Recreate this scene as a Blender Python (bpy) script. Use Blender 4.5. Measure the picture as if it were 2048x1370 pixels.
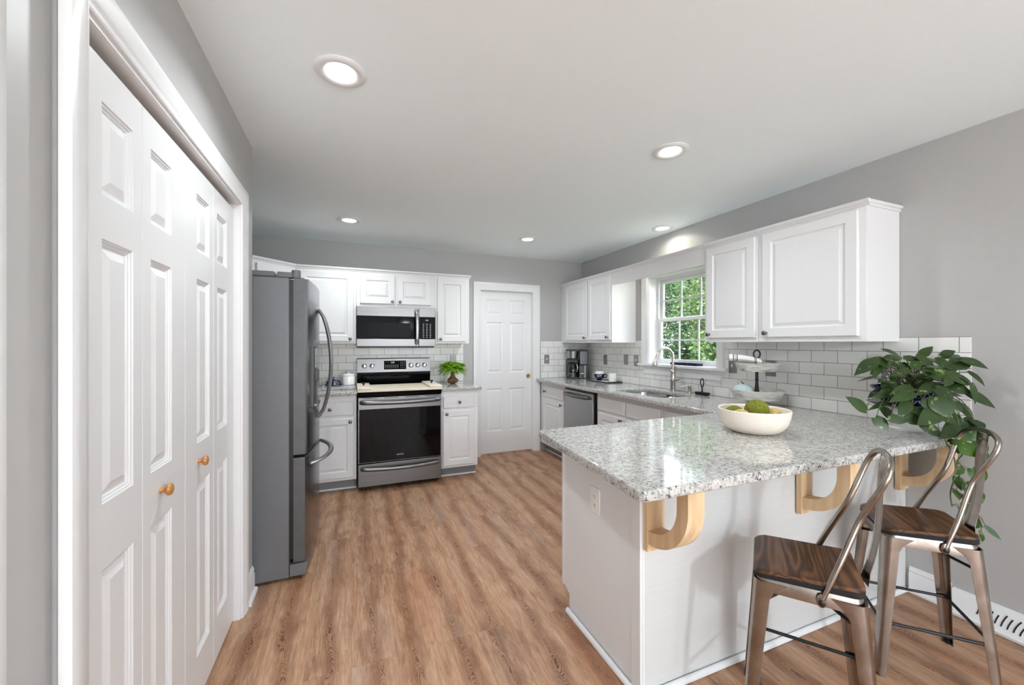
import bpy, bmesh, math, random
from mathutils import Vector, Matrix, Quaternion
R = math.radians
random.seed(7)
sc = bpy.context.scene
for o in list(bpy.data.objects):
    bpy.data.objects.remove(o, do_unlink=True)
COL = sc.collection

# ------------------------------------------------------------------ camera
FPX = 796.4                                   # focal length in pixels of the 2048 wide frame
TH = math.atan(321 / FPX)                     # heading, clockwise from +Y
cam = bpy.data.cameras.new('camera')
cam.sensor_width = 36
cam.lens = FPX / 2048 * 36
cam.shift_y = 2.5 / 2048
cam.clip_start = 0.03
camo = bpy.data.objects.new('camera', cam)
camo.location = (0, 0, 1.36)
camo.rotation_euler = (R(90), 0, -TH)
COL.objects.link(camo)
sc.camera = camo

# ------------------------------------------------------------------ light and exposure
sc.view_settings.view_transform = 'Standard'
sc.view_settings.look = 'None'
sc.view_settings.gamma = 1.0
sc.view_settings.use_curve_mapping = False
sc.view_settings.exposure = 1.0
sc.cycles.use_denoising = True
sc.cycles.max_bounces = 14
sc.cycles.diffuse_bounces = 8
sc.cycles.sample_clamp_indirect = 6
sc.cycles.caustics_reflective = False
sc.cycles.caustics_refractive = False

LAMP_W = 4.3          # each recessed ceiling lamp
LANTERN_W = 78.0       # the hanging lantern of the dining area
SKY = 3.3
w = bpy.data.worlds.new('world')
sc.world = w
w.use_nodes = True
nt = w.node_tree
bg = nt.nodes['Background']
tc = nt.nodes.new('ShaderNodeTexCoord')
sx = nt.nodes.new('ShaderNodeSeparateXYZ')
cr = nt.nodes.new('ShaderNodeValToRGB')
cr.color_ramp.elements[0].position = 0.0
cr.color_ramp.elements[0].color = (0.93, 0.97, 1.0, 1)
cr.color_ramp.elements[1].position = 0.7
cr.color_ramp.elements[1].color = (0.62, 0.78, 1.0, 1)
nt.links.new(tc.outputs['Generated'], sx.inputs[0])
nt.links.new(sx.outputs[2], cr.inputs[0])
nt.links.new(cr.outputs[0], bg.inputs[0])
bg.inputs[1].default_value = SKY
sun = bpy.data.lights.new('sun', 'SUN')
sun.energy = 8.0
sun.angle = R(1.0)
sun.color = (1.0, 0.98, 0.94)
suno = bpy.data.objects.new('sun', sun)
sd = Vector((0.28, 0.36, -0.85)).normalized()     # the way the sunlight travels
suno.rotation_euler = (-sd).to_track_quat('Z', 'Y').to_euler()
suno.location = (-6, -10, 14)
COL.objects.link(suno)

# ------------------------------------------------------------------ materials
def S(r, g, b):
    f = lambda c: (c / 255 / 12.92) if c / 255 <= 0.04045 else ((c / 255 + 0.055) / 1.055) ** 2.4
    return (f(r), f(g), f(b), 1.0)

class NT:
    """small helper for node trees"""
    def __init__(s, name):
        s.m = bpy.data.materials.new(name)
        s.m.use_nodes = True
        s.t = s.m.node_tree
        s.b = s.t.nodes['Principled BSDF']
        s.out = s.t.nodes['Material Output']
    def n(s, kind, **kw):
        nd = s.t.nodes.new('ShaderNode' + kind)
        for k, v in kw.items():
            setattr(nd, k, v)
        return nd
    def l(s, a, b):
        s.t.links.new(a, b)
    def set(s, sock, v):
        if hasattr(v, 'is_output') or isinstance(v, bpy.types.NodeSocket):
            s.l(v, sock)
        else:
            sock.default_value = v
    def math(s, op, a, b=0.0, c=None, clamp=False):
        nd = s.n('Math', operation=op, use_clamp=clamp)
        s.set(nd.inputs[0], a); s.set(nd.inputs[1], b)
        if c is not None: s.set(nd.inputs[2], c)
        return nd.outputs[0]
    def mix(s, f, a, b, blend='MIX'):
        nd = s.n('Mix', data_type='RGBA', blend_type=blend)
        s.set(nd.inputs[0], f); s.set(nd.inputs[6], a); s.set(nd.inputs[7], b)
        return nd.outputs[2]
    def obj(s):
        return s.n('TexCoord').outputs['Object']
    def map(s, v, scale=(1, 1, 1), loc=(0, 0, 0), rot=(0, 0, 0)):
        nd = s.n('Mapping')
        s.l(v, nd.inputs[0])
        nd.inputs['Scale'].default_value = scale
        nd.inputs['Location'].default_value = loc
        nd.inputs['Rotation'].default_value = rot
        return nd.outputs[0]
    def noise(s, v, scale, detail=2.0, rough=0.5, dist=0.0):
        nd = s.n('TexNoise')
        s.l(v, nd.inputs['Vector'])
        nd.inputs['Scale'].default_value = scale
        nd.inputs['Detail'].default_value = detail
        nd.inputs['Roughness'].default_value = rough
        nd.inputs['Distortion'].default_value = dist
        return nd.outputs['Fac']
    def ramp(s, f, stops):
        nd = s.n('ValToRGB')
        el = nd.color_ramp.elements
        while len(el) < len(stops): el.new(0.5)
        for e, (p, c) in zip(el, stops):
            e.position = p
            e.color = c if len(c) == 4 else (*c, 1)
        s.l(f, nd.inputs[0])
        return nd.outputs[0]
    def bump(s, h, strength=0.2, dist=0.002):
        nd = s.n('Bump')
        nd.inputs['Strength'].default_value = strength
        nd.inputs['Distance'].default_value = dist
        s.l(h, nd.inputs['Height'])
        s.l(nd.outputs[0], s.b.inputs['Normal'])
    def base(s, col, rough=0.5, metal=0.0, spec=0.5):
        s.set(s.b.inputs['Base Color'], col)
        s.set(s.b.inputs['Roughness'], rough)
        s.b.inputs['Metallic'].default_value = metal
        s.b.inputs['Specular IOR Level'].default_value = spec
        return s.m

def plain(name, col, rough=0.5, metal=0.0, spec=0.5, vary=0.03, scale=30, bump=0.0, bscale=200):
    q = NT(name)
    v = q.obj()
    f = q.noise(v, scale, 3)
    d = tuple(max(0, c * (1 - vary)) for c in col[:3]) + (1,)
    u = tuple(min(1, c * (1 + vary)) for c in col[:3]) + (1,)
    q.base(q.ramp(f, [(0.3, d), (0.7, u)]), rough, metal, spec)
    if bump:
        q.bump(q.noise(v, bscale, 3), bump, 0.001)
    return q.m

M = {}
M['wall'] = plain('grey wall paint', S(178, 177, 176), 0.45, bump=0.12, bscale=260, vary=0.01)
M['ceiling'] = plain('white ceiling paint', S(243, 251, 255), 0.7, bump=0.08, bscale=200, vary=0.008)
M['trim'] = plain('white trim paint', S(228, 228, 229), 0.28, bump=0.05, bscale=120, vary=0.008)
M['cabinet'] = plain('white cabinet paint', S(224, 224, 225), 0.32, vary=0.008, bump=0.03, bscale=150)
M['gap'] = plain('dark gap', S(30, 30, 30), 0.9)
M['white'] = plain('white glazed ceramic', S(242, 242, 240), 0.15)
M['cream'] = plain('cream matte stoneware', S(236, 226, 212), 0.55, vary=0.02)
M['black'] = plain('black plastic', S(22, 22, 23), 0.35)
M['blackiron'] = plain('black painted iron', S(20, 19, 19), 0.5, bump=0.1)
M['blackglass'] = plain('black glass', S(7, 7, 8), 0.05, spec=0.04)
M['ovenglass'] = plain('black oven glass', S(6, 6, 7), 0.04, spec=0.22)
M['darkgrey'] = plain('dark grey plastic', S(84, 84, 86), 0.45)
M['chrome'] = plain('chrome', S(225, 225, 226), 0.12, 1.0)
M['pewter'] = plain('pewter', S(120, 118, 118), 0.32, 1.0, vary=0.08)
M['nickel'] = plain('brushed nickel', S(196, 190, 182), 0.3, 1.0)
M['plate'] = plain('pewter cover plate', S(150, 149, 146), 0.4, 0.7)
M['brass'] = plain('aged brass', S(176, 146, 92), 0.3, 1.0)
M['knobwood'] = plain('varnished wood knob', S(186, 128, 70), 0.3, vary=0.15, scale=60)
M['navy'] = plain('navy glaze', S(22, 28, 66), 0.12)
M['text'] = plain('white lettering', S(225, 226, 230), 0.5)
M['rubber'] = plain('black rubber', S(18, 18, 18), 0.8)
M['soil'] = plain('dark soil', S(34, 26, 22), 0.95, vary=0.4, bump=0.8, bscale=90)
M['fridgeside'] = plain('grey painted steel', S(112, 113, 116), 0.42, 0.25, bump=0.06, bscale=500)
M['fridgeedge'] = plain('dark grey door edge', S(92, 92, 94), 0.4, 0.4, vary=0.08, scale=20)
M['hinge'] = plain('grey hinge plastic', S(104, 104, 106), 0.5)
M['carafe'] = plain('smoked carafe glass', S(26, 24, 24), 0.04, spec=0.7)
M['tank'] = plain('smoky grey water tank', S(88, 88, 96), 0.12)
M['bounce_patio'] = plain('pale paving added to bounce sun', S(212, 208, 200), 0.9, vary=0.06, scale=4)  # made-up paving, kept pale to bounce sun onto the ceiling
M['toekick'] = plain('toe kick board with recess shade painted in', S(128, 130, 132), 0.6)  # the grey stands for shade in the recess under the cabinets
M['grass'] = plain('lawn', S(70, 96, 44), 0.9, vary=0.4, scale=3)
M['bark'] = plain('bark', S(74, 60, 48), 0.9, vary=0.3, bump=0.6, bscale=20)
M['mirrorlip'] = plain('satin steel', S(200, 200, 202), 0.2, 1.0)

def brushed(name, col, rough=0.27, axis='x', streak=0.1):
    q = NT(name)
    v = q.obj()
    sc_ = (2, 400, 400) if axis == 'x' else (400, 400, 2)
    f = q.noise(q.map(v, sc_), 1.0, 2)
    d = tuple(c * (1 - streak) for c in col[:3]) + (1,)
    u = tuple(min(1, c * (1 + streak)) for c in col[:3]) + (1,)
    q.base(q.ramp(f, [(0.3, d), (0.7, u)]), rough, 1.0)
    q.bump(f, 0.04, 0.0005)
    return q.m
M['steel'] = brushed('brushed stainless steel', S(122, 121, 121), 0.34, 'x')
M['steelv'] = brushed('brushed stainless steel, upright grain', S(176, 177, 180), 0.28, 'z')
M['fridgefront'] = brushed('dark stainless fridge front', S(140, 141, 145), 0.24, 'z', 0.05)
M['dwsteel'] = brushed('grey stainless dishwasher front', S(168, 168, 170), 0.34, 'z', 0.06)
M['stoolmetal'] = (lambda: (lambda q: (q.base(q.ramp(q.noise(q.obj(), 14, 4, 0.6), [(0.3, S(142, 131, 122)), (0.55, S(160, 151, 143)), (0.75, S(176, 169, 162))]), 0.24, 1.0), q.m)[1])(NT('clear coated raw steel')))()

def mk_granite():
    q = NT('white granite with black and grey flecks')
    v = q.obj()
    n1 = q.noise(v, 45, 4, 0.6)
    base = q.ramp(n1, [(0.30, S(160, 158, 154)), (0.5, S(190, 188, 184)), (0.72, S(208, 206, 202))])
    vw = q.n('TexNoise'); q.l(v, vw.inputs['Vector']); vw.inputs['Scale'].default_value = 90; vw.inputs['Detail'].default_value = 2
    warp = q.n('VectorMath', operation='MULTIPLY_ADD')
    q.l(vw.outputs['Color'], warp.inputs[0]); warp.inputs[1].default_value = (0.014, 0.014, 0.014); q.l(v, warp.inputs[2])
    vv = warp.outputs[0]
    n2 = q.noise(q.map(vv, (1.0, 1.35, 1.0), (3, 1, 7)), 74, 2.5, 0.6)
    grey = q.ramp(n2, [(0.54, (0, 0, 0)), (0.61, (1, 1, 1))])
    c = q.mix(q.math('MULTIPLY', grey, 0.7), base, S(138, 136, 133))
    n3 = q.noise(q.map(vv, (1.0, 1.4, 1.0), (9, 4, 2)), 92, 2.5, 0.55)
    dark = q.ramp(n3, [(0.585, (0, 0, 0)), (0.64, (1, 1, 1))])
    c = q.mix(q.math('MULTIPLY', dark, 0.9), c, S(52, 51, 52))
    n4 = q.noise(q.map(vv, (1, 1, 1), (1, 8, 5)), 50, 2)
    tan = q.ramp(n4, [(0.62, (0, 0, 0)), (0.70, (1, 1, 1))])
    c = q.mix(q.math('MULTIPLY', tan, 0.3), c, S(176, 162, 146))
    q.base(c, 0.07, 0, 0.6)
    return q.m
M['granite'] = mk_granite()

def mk_tile(axis):
    """subway tiles; axis 'x': tiles on a wall running along X, 'y': along Y"""
    q = NT('white subway tile with grey grout ' + axis)
    sp = q.n('SeparateXYZ'); q.l(q.obj(), sp.inputs[0])
    cb = q.n('CombineXYZ')
    if axis == 'x':
        q.l(q.math('ADD', sp.outputs[0], 0.055), cb.inputs[0])
    else:
        q.l(q.math('ADD', sp.outputs[1], TILE_Y0), cb.inputs[0])
    q.l(q.math('SUBTRACT', sp.outputs[2], 0.9205), cb.inputs[1])
    br = q.n('TexBrick'); br.offset = 0.5
    q.l(cb.outputs[0], br.inputs['Vector'])
    br.inputs['Scale'].default_value = 1.0
    br.inputs['Brick Width'].default_value = 0.1555
    br.inputs['Row Height'].default_value = 0.0790
    br.inputs['Mortar Size'].default_value = 0.0017
    br.inputs['Mortar Smooth'].default_value = 0.3
    br.inputs['Bias'].default_value = 0.0
    br.inputs['Color1'].default_value = S(226, 225, 222)
    br.inputs['Color2'].default_value = S(236, 235, 233)
    br.inputs['Mortar'].default_value = S(112, 109, 106)
    rg = q.math('MULTIPLY_ADD', br.outputs['Fac'], 0.7, 0.14)
    q.base(br.outputs['Color'], rg, 0, 0.5)
    h = q.math('ADD', q.math('SUBTRACT', 1.0, br.outputs['Fac']), q.math('MULTIPLY', q.noise(q.obj(), 14, 2), 0.22))
    q.bump(h, 0.35, 0.002)
    return q.m
TILE_Y0 = 0.066
M['tilex'] = mk_tile('x')
M['tiley'] = mk_tile('y')

def mk_floor():
    q = NT('brown wood plank floor')
    sp = q.n('SeparateXYZ'); q.l(q.obj(), sp.inputs[0])
    X_, Y_ = sp.outputs[0], sp.outputs[1]
    cb = q.n('CombineXYZ'); q.l(q.math('ADD', Y_, 10.4), cb.inputs[0]); q.l(q.math('ADD', X_, 9.05), cb.inputs[1])
    br = q.n('TexBrick'); br.offset = 0.37; br.offset_frequency = 3
    q.l(cb.outputs[0], br.inputs['Vector'])
    br.inputs['Scale'].default_value = 1.0
    br.inputs['Brick Width'].default_value = 1.22
    br.inputs['Row Height'].default_value = 0.181
    br.inputs['Mortar Size'].default_value = 0.0009
    br.inputs['Mortar Smooth'].default_value = 0.2
    br.inputs['Color1'].default_value = (0, 0, 0, 1)
    br.inputs['Color2'].default_value = (1, 1, 1, 1)
    rnd = q.n('SeparateColor'); q.l(br.outputs['Color'], rnd.inputs[0]); r = rnd.outputs[0]
    def vec(ax, ay, kx, ky):
        c = q.n('CombineXYZ')
        q.l(q.math('MULTIPLY_ADD', X_, ax, q.math('MULTIPLY', r, kx)), c.inputs[0])
        q.l(q.math('MULTIPLY_ADD', Y_, ay, q.math('MULTIPLY', r, ky)), c.inputs[1])
        return c.outputs[0]
    patch = q.noise(vec(9.0, 0.9, 9, 17), 1.0, 4, 0.6)
    c = q.ramp(patch, [(0.25, S(150, 118, 94)), (0.42, S(184, 154, 128)), (0.56, S(198, 172, 148)), (0.78, S(192, 174, 158))])
    # fine fibres and short dark pores
    fib = q.noise(vec(95, 5.5, 3, 5), 1.0, 6, 0.8)
    c = q.mix(0.50, c, q.ramp(fib, [(0.34, S(96, 72, 56)), (0.46, S(160, 128, 104)), (0.56, S(196, 166, 140)), (0.68, S(224, 204, 182))]))
    warm = q.noise(vec(6.0, 0.9, 41, 13), 1.0, 2)
    c = q.mix(q.math('MULTIPLY', q.ramp(warm, [(0.5, (0, 0, 0)), (0.66, (1, 1, 1))]), 0.42), c, S(174, 126, 92))
    # the dark heart of each board with its cathedral rings
    hx = q.noise(vec(0.0, 0.9, 7, 19), 1.0, 2)
    lx = q.math('SUBTRACT', q.math('FRACT', q.math('DIVIDE', q.math('ADD', X_, 9.05), 0.181)), q.math('MULTIPLY_ADD', hx, 0.9, 0.05))
    wob = q.noise(vec(16.0, 5.0, 5, 11), 1.0, 2.5, 0.55)
    hm = q.ramp(q.math('ADD', q.math('ABSOLUTE', lx), q.math('MULTIPLY_ADD', wob, 0.62, -0.31)), [(0.02, (1, 1, 1)), (0.28, (0, 0, 0))])
    arch = q.math('ADD', q.math('MULTIPLY', q.math('MULTIPLY', lx, lx), 3.2), q.math('ADD', q.math('MULTIPLY', q.noise(vec(3.0, 1.6, 25, 9), 1.0, 1.0), 1.5), q.math('MULTIPLY', q.noise(vec(38.0, 20.0, 15, 3), 1.0, 3.0, 0.6), 0.065)))
    lines = q.math('SINE', q.math('MULTIPLY', arch, 300.0))
    lm = q.ramp(lines, [(0.25, (0, 0, 0)), (0.8, (1, 1, 1))])
    c = q.mix(q.math('MULTIPLY', hm, 0.52), c, S(140, 98, 70))
    fade = q.noise(vec(12.0, 3.0, 51, 23), 1.0, 3, 0.6)
    c = q.mix(q.math('MULTIPLY', q.math('MULTIPLY', hm, lm), q.math('MULTIPLY_ADD', fade, 1.7, -0.15, clamp=True)), c, S(78, 52, 38))
    blot = q.noise(vec(14.0, 4.5, 61, 29), 1.0, 4, 0.65)
    c = q.mix(q.math('MULTIPLY', q.ramp(blot, [(0.52, (0, 0, 0)), (0.68, (1, 1, 1))]), 0.55), c, S(124, 84, 60))
    pore = q.noise(vec(60.0, 14.0, 71, 31), 1.0, 4, 0.7)
    c = q.mix(q.math('MULTIPLY', q.ramp(pore, [(0.60, (0, 0, 0)), (0.70, (1, 1, 1))]), 0.45), c, S(96, 66, 48))
    gm = q.noise(vec(8.0, 0.8, 31, 7), 1.0, 3)
    c = q.mix(q.math('MULTIPLY', q.ramp(gm, [(0.56, (0, 0, 0)), (0.68, (1, 1, 1))]), 0.4), c, S(184, 172, 164))
    cc = q.n('CombineColor')
    for i, k_ in enumerate((0.92, 0.78, 0.69)): q.l(q.math('MULTIPLY', q.math('MULTIPLY_ADD', r, 0.12, 0.92), k_), cc.inputs[i])
    c = q.mix(1.0, c, cc.outputs[0], 'MULTIPLY')
    c = q.mix(q.math('MULTIPLY', br.outputs['Fac'], 0.30), c, S(96, 76, 62))
    q.base(c, q.math('MULTIPLY_ADD', fib, 0.2, 0.34), 0, 0.4)
    q.bump(q.math('SUBTRACT', q.math('MULTIPLY', fib, 0.4), br.outputs['Fac']), 0.25, 0.001)
    return q.m
M['floor'] = mk_floor()

def mk_wood(name, cols, along='x', dens=60, rough=0.4):
    q = NT(name)
    v = q.obj()
    s_ = {'x': (1.2, 9, 9), 'y': (9, 1.2, 9), 'z': (9, 9, 1.2)}[along]
    n = q.noise(q.map(v, s_), 1.0, 2.0, 0.5, 0.4)
    lines = q.math('SINE', q.math('MULTIPLY', n, dens))
    s2 = {'x': (6, 260, 260), 'y': (260, 6, 260), 'z': (260, 260, 6)}[along]
    fib = q.noise(q.map(v, s2), 1.0, 3)
    f = q.math('ADD', q.math('MULTIPLY_ADD', lines, 0.25, 0.4), q.math('MULTIPLY_ADD', fib, 0.4, -0.1))
    q.base(q.ramp(f, [(0.15, cols[0]), (0.5, cols[1]), (0.85, cols[2])]), rough)
    return q.m
M['pine'] = mk_wood('bare pale pine', [S(204, 172, 132), S(222, 192, 154), S(232, 206, 170)], 'z', 26, 0.5)
M['seatwood'] = mk_wood('dark walnut seat', [S(36, 22, 14), S(84, 54, 35), S(124, 84, 56)], 'x', 75, 0.32)
M['boardwood'] = mk_wood('cream stained board', [S(226, 212, 190), S(234, 222, 202), S(240, 230, 212)], 'x', 20, 0.55)

def mk_emit(name, col, strength):
    q = NT(name)
    e = q.n('Emission'); e.inputs[0].default_value = col; e.inputs[1].default_value = strength
    q.l(e.outputs[0], q.out.inputs[0])
    return q.m
M['lens'] = mk_emit('lit lamp lens', (1, 0.98, 0.95, 1), 6.0)
M['bulb'] = mk_emit('lit candle bulb', (1, 0.93, 0.82, 1), 60.0)
M['digits'] = mk_emit('lit clock digits', (0.85, 0.95, 0.9, 1), 0.5)

def mk_glass():
    q = NT('window glass')
    tr = q.n('BsdfTransparent'); gl = q.n('BsdfGlossy'); gl.inputs['Roughness'].default_value = 0.0
    mx = q.n('MixShader'); fr = q.n('LayerWeight'); fr.inputs[0].default_value = 0.5
    q.l(q.math('MULTIPLY_ADD', q.math('POWER', fr.outputs['Facing'], 5.0), 0.45, 0.025), mx.inputs[0]); q.l(tr.outputs[0], mx.inputs[1]); q.l(gl.outputs[0], mx.inputs[2])
    q.l(mx.outputs[0], q.out.inputs[0])
    return q.m
M['glass'] = mk_glass()

def mk_leaf(name, c1, c2, c3=None, rough=0.35, scale=8, trans=0.3, fleck=0.0):
    q = NT(name)
    v = q.obj()
    f = q.noise(v, scale, 2)
    c = q.ramp(f, [(0.3, c1), (0.7, c2)])
    if c3:
        g = q.noise(q.map(v, (1, 1, 1), (4, 2, 1)), scale * 5, 3, 0.6)
        c = q.mix(q.math('MULTIPLY', q.ramp(g, [(0.62, (0, 0, 0)), (0.70, (1, 1, 1))]), fleck), c, c3)
    q.base(c, rough, 0, 0.4)
    tl = q.n('BsdfTranslucent'); q.l(c, tl.inputs[0])
    mx = q.n('MixShader'); mx.inputs[0].default_value = trans
    q.l(q.b.outputs[0], mx.inputs[1]); q.l(tl.outputs[0], mx.inputs[2]); q.l(mx.outputs[0], q.out.inputs[0])
    return q.m
M['pothos'] = mk_leaf('dark glossy variegated leaf', S(34, 52, 26), S(56, 78, 36), S(164, 182, 110), 0.3, 6, 0.15, 0.55)
M['vine'] = mk_leaf('fresh green leaf', S(44, 76, 26), S(82, 116, 40), S(176, 192, 108), 0.3, 6, 0.3, 0.5)
M['fern'] = mk_leaf('bright green fern', S(96, 156, 20), S(156, 200, 50), None, 0.5, 30, 0.35)
M['tree1'] = mk_leaf('tree leaf', S(52, 74, 40), S(108, 130, 74), None, 0.5, 1.5, 0.45)
M['tree2'] = mk_leaf('dark tree leaf', S(40, 66, 38), S(86, 116, 66), None, 0.5, 1.5, 0.4)
M['stemgreen'] = plain('green stem', S(92, 98, 62), 0.5)
M['moss'] = plain('green moss', S(106, 112, 30), 0.95, vary=0.35, scale=120, bump=1.0, bscale=320)
M['pod'] = plain('straw coloured pod', S(178, 154, 92), 0.9, vary=0.4, scale=60, bump=1.0, bscale=120)
M['root'] = plain('brown root ball', S(112, 84, 56), 0.95, vary=0.45, scale=70, bump=1.0, bscale=140)

def mk_patterned(name, c1, c2, scale, th, rough=0.15):
    q = NT(name)
    v = q.obj()
    f = q.noise(v, scale, 2, 0.5, 1.2)
    q.base(q.ramp(f, [(th - 0.03, c1), (th + 0.03, c2)]), rough)
    return q.m
M['bluewhite'] = mk_patterned('blue and white glaze', S(26, 28, 60), S(170, 174, 190), 55, 0.60)
def mk_tin():
    q = NT('whitewashed tin')
    sp = q.n('SeparateXYZ'); q.l(q.obj(), sp.inputs[0])
    f = q.noise(q.map(q.obj(), (7, 7, 34)), 1.0, 4, 0.65, 0.6)
    q.base(q.ramp(f, [(0.34, S(140, 134, 124)), (0.46, S(196, 193, 186)), (0.6, S(220, 219, 214)), (0.72, S(176, 180, 184))]), 0.45)
    return q.m
M['galv'] = mk_tin()
M['pumpkin'] = mk_patterned('pale blue paint', S(186, 206, 208), S(166, 190, 194), 20, 0.6, 0.5)

def mk_towel():
    q = NT('white towel with dark stripes')
    sp = q.n('SeparateXYZ'); q.l(q.obj(), sp.inputs[0])
    y = sp.outputs[0]
    def band(c, h):
        return q.math('LESS_THAN', q.math('ABSOLUTE', q.math('SUBTRACT', y, c)), h)
    f = band(-0.078, 0.003)
    for c_, h_ in ((-0.066, 0.0015), (-0.055, 0.003), (0.052, 0.0015), (0.06, 0.003)):
        f = q.math('MAXIMUM', f, band(c_, h_))
    q.base(q.mix(f, S(236, 235, 232), S(70, 70, 74)), 0.9)
    q.bump(q.noise(q.obj(), 500, 2), 0.4, 0.001)
    return q.m
M['towel'] = mk_towel()

# ------------------------------------------------------------------ mesh building
class MB:
    def __init__(s, Mx=None):
        s.v, s.f = [], []
        s.M = Mx
    def add(s, vs, fs, Mx=None):
        k = len(s.v)
        for p in vs:
            p = Vector(p)
            if Mx is not None: p = Mx @ p
            if s.M is not None: p = s.M @ p
            s.v.append(p)
        s.f += [tuple(i + k for i in f) for f in fs]
        return s
    def box(s, x0, x1, y0, y1, z0, z1, b=0.0, Mx=None):
        if x0 > x1: x0, x1 = x1, x0
        if y0 > y1: y0, y1 = y1, y0
        if z0 > z1: z0, z1 = z1, z0
        b = min(b, (x1 - x0) * .45, (y1 - y0) * .45, (z1 - z0) * .45)
        if b <= 0:
            vs = [(x, y, z) for z in (z0, z1) for y in (y0, y1) for x in (x0, x1)]
            return s.add(vs, [(0, 2, 3, 1), (4, 5, 7, 6), (0, 1, 5, 4), (2, 6, 7, 3), (0, 4, 6, 2), (1, 3, 7, 5)], Mx)
        vs, idx = [], {}
        for i, x in enumerate((x0, x1)):
            for j, y in enumerate((y0, y1)):
                for k, z in enumerate((z0, z1)):
                    ix = x + (b if i == 0 else -b); iy = y + (b if j == 0 else -b); iz = z + (b if k == 0 else -b)
                    for a, p in (('x', (x, iy, iz)), ('y', (ix, y, iz)), ('z', (ix, iy, z))):
                        idx[(i, j, k, a)] = len(vs); vs.append(p)
        fs = []
        for i in (0, 1):
            fs.append([idx[(i, j, k, 'x')] for j, k in ((0, 0), (1, 0), (1, 1), (0, 1))])
            fs.append([idx[(j, i, k, 'y')] for j, k in ((0, 0), (1, 0), (1, 1), (0, 1))])
            fs.append([idx[(j, k, i, 'z')] for j, k in ((0, 0), (1, 0), (1, 1), (0, 1))])
        for i in (0, 1):
            for j in (0, 1):
                fs.append([idx[(i, j, 0, 'x')], idx[(i, j, 1, 'x')], idx[(i, j, 1, 'y')], idx[(i, j, 0, 'y')]])
                fs.append([idx[(i, 0, j, 'x')], idx[(i, 1, j, 'x')], idx[(i, 1, j, 'z')], idx[(i, 0, j, 'z')]])
                fs.append([idx[(0, i, j, 'y')], idx[(1, i, j, 'y')], idx[(1, i, j, 'z')], idx[(0, i, j, 'z')]])
        for i in (0, 1):
            for j in (0, 1):
                for k in (0, 1):
                    fs.append([idx[(i, j, k, a)] for a in 'xyz'])
        return s.add(vs, fs, Mx)
    def rings(s, rs, cap0=True, cap1=True, closed=False, Mx=None):
        """skin a list of equally long loops"""
        n = len(rs[0]); vs = [p for r in rs for p in r]; fs = []
        m = len(rs)
        for i in range(m if closed else m - 1):
            a, b = i * n, ((i + 1) % m) * n
            for j in range(n):
                fs.append((a + j, a + (j + 1) % n, b + (j + 1) % n, b + j))
        if not closed:
            if cap0: fs.append(tuple(range(n - 1, -1, -1)))
            if cap1: fs.append(tuple((m - 1) * n + j for j in range(n)))
        return s.add(vs, fs, Mx)
    def lathe(s, prof, c=(0, 0, 0), n=28, Mx=None, cap0=True, cap1=True, sq=1.0):
        rs = [[(c[0] + r * math.cos(2 * math.pi * j / n), c[1] + sq * r * math.sin(2 * math.pi * j / n), c[2] + z) for j in range(n)] for r, z in prof]
        return s.rings(rs, cap0, cap1, Mx=Mx)
    def cyl(s, p0, p1, r0, r1=None, n=20, Mx=None):
        return s.tube([p0, p1], [r0, r0 if r1 is None else r1], n, Mx=Mx)
    def tube(s, pts, r, n=10, closed=False, Mx=None, flat=None, up=None):
        pts = [Vector(p) for p in pts]
        m = len(pts)
        rr = r if isinstance(r, (list, tuple)) else [r] * m
        T = []
        for i in range(m):
            a = pts[(i - 1) % m] if (closed or i > 0) else pts[0]
            b = pts[(i + 1) % m] if (closed or i < m - 1) else pts[-1]
            T.append((b - a).normalized())
        N = Vector(up) if up else (Vector((0, 0, 1)) if abs(T[0].z) < .9 else Vector((1, 0, 0)))
        N = (N - T[0] * N.dot(T[0])).normalized()
        rs = []
        for i in range(m):
            N = (N - T[i] * N.dot(T[i]))
            N = N.normalized() if N.length > 1e-6 else T[i].orthogonal().normalized()
            B = T[i].cross(N)
            fl = flat if flat else 1.0
            rs.append([pts[i] + N * (rr[i] * fl * math.cos(2 * math.pi * j / n)) + B * (rr[i] * math.sin(2 * math.pi * j / n)) for j in range(n)])
        return s.rings(rs, closed=closed, Mx=Mx)
    def prism(s, poly, a0, a1, axis='z', Mx=None):
        """extrude a 2D polygon; axis 'z': (x,y), 'y': (x,z), 'x': (y,z)"""
        f = {'z': lambda p, a: (p[0], p[1], a), 'y': lambda p, a: (p[0], a, p[1]), 'x': lambda p, a: (a, p[0], p[1])}[axis]
        return s.rings([[f(p, a0) for p in poly], [f(p, a1) for p in poly]], Mx=Mx)
    def ball(s, c, rx, ry=None, rz=None, n=20, m=12, Mx=None, fn=None):
        ry = rx if ry is None else ry; rz = rx if rz is None else rz
        rs = []
        for i in range(1, m):
            th = math.pi * i / m
            ring = []
            for j in range(n):
                ph = 2 * math.pi * j / n
                k = fn(th, ph) if fn else 1.0
                ring.append((c[0] + rx * k * math.sin(th) * math.cos(ph), c[1] + ry * k * math.sin(th) * math.sin(ph), c[2] - rz * k * math.cos(th)))
            rs.append(ring)
        return s.rings(rs, Mx=Mx)
    def grid(s, rows, Mx=None):
        n = len(rows[0])
        vs = [p for r in rows for p in r]
        fs = [(i * n + j, i * n + j + 1, (i + 1) * n + j + 1, (i + 1) * n + j) for i in range(len(rows) - 1) for j in range(n - 1)]
        return s.add(vs, fs, Mx)
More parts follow.
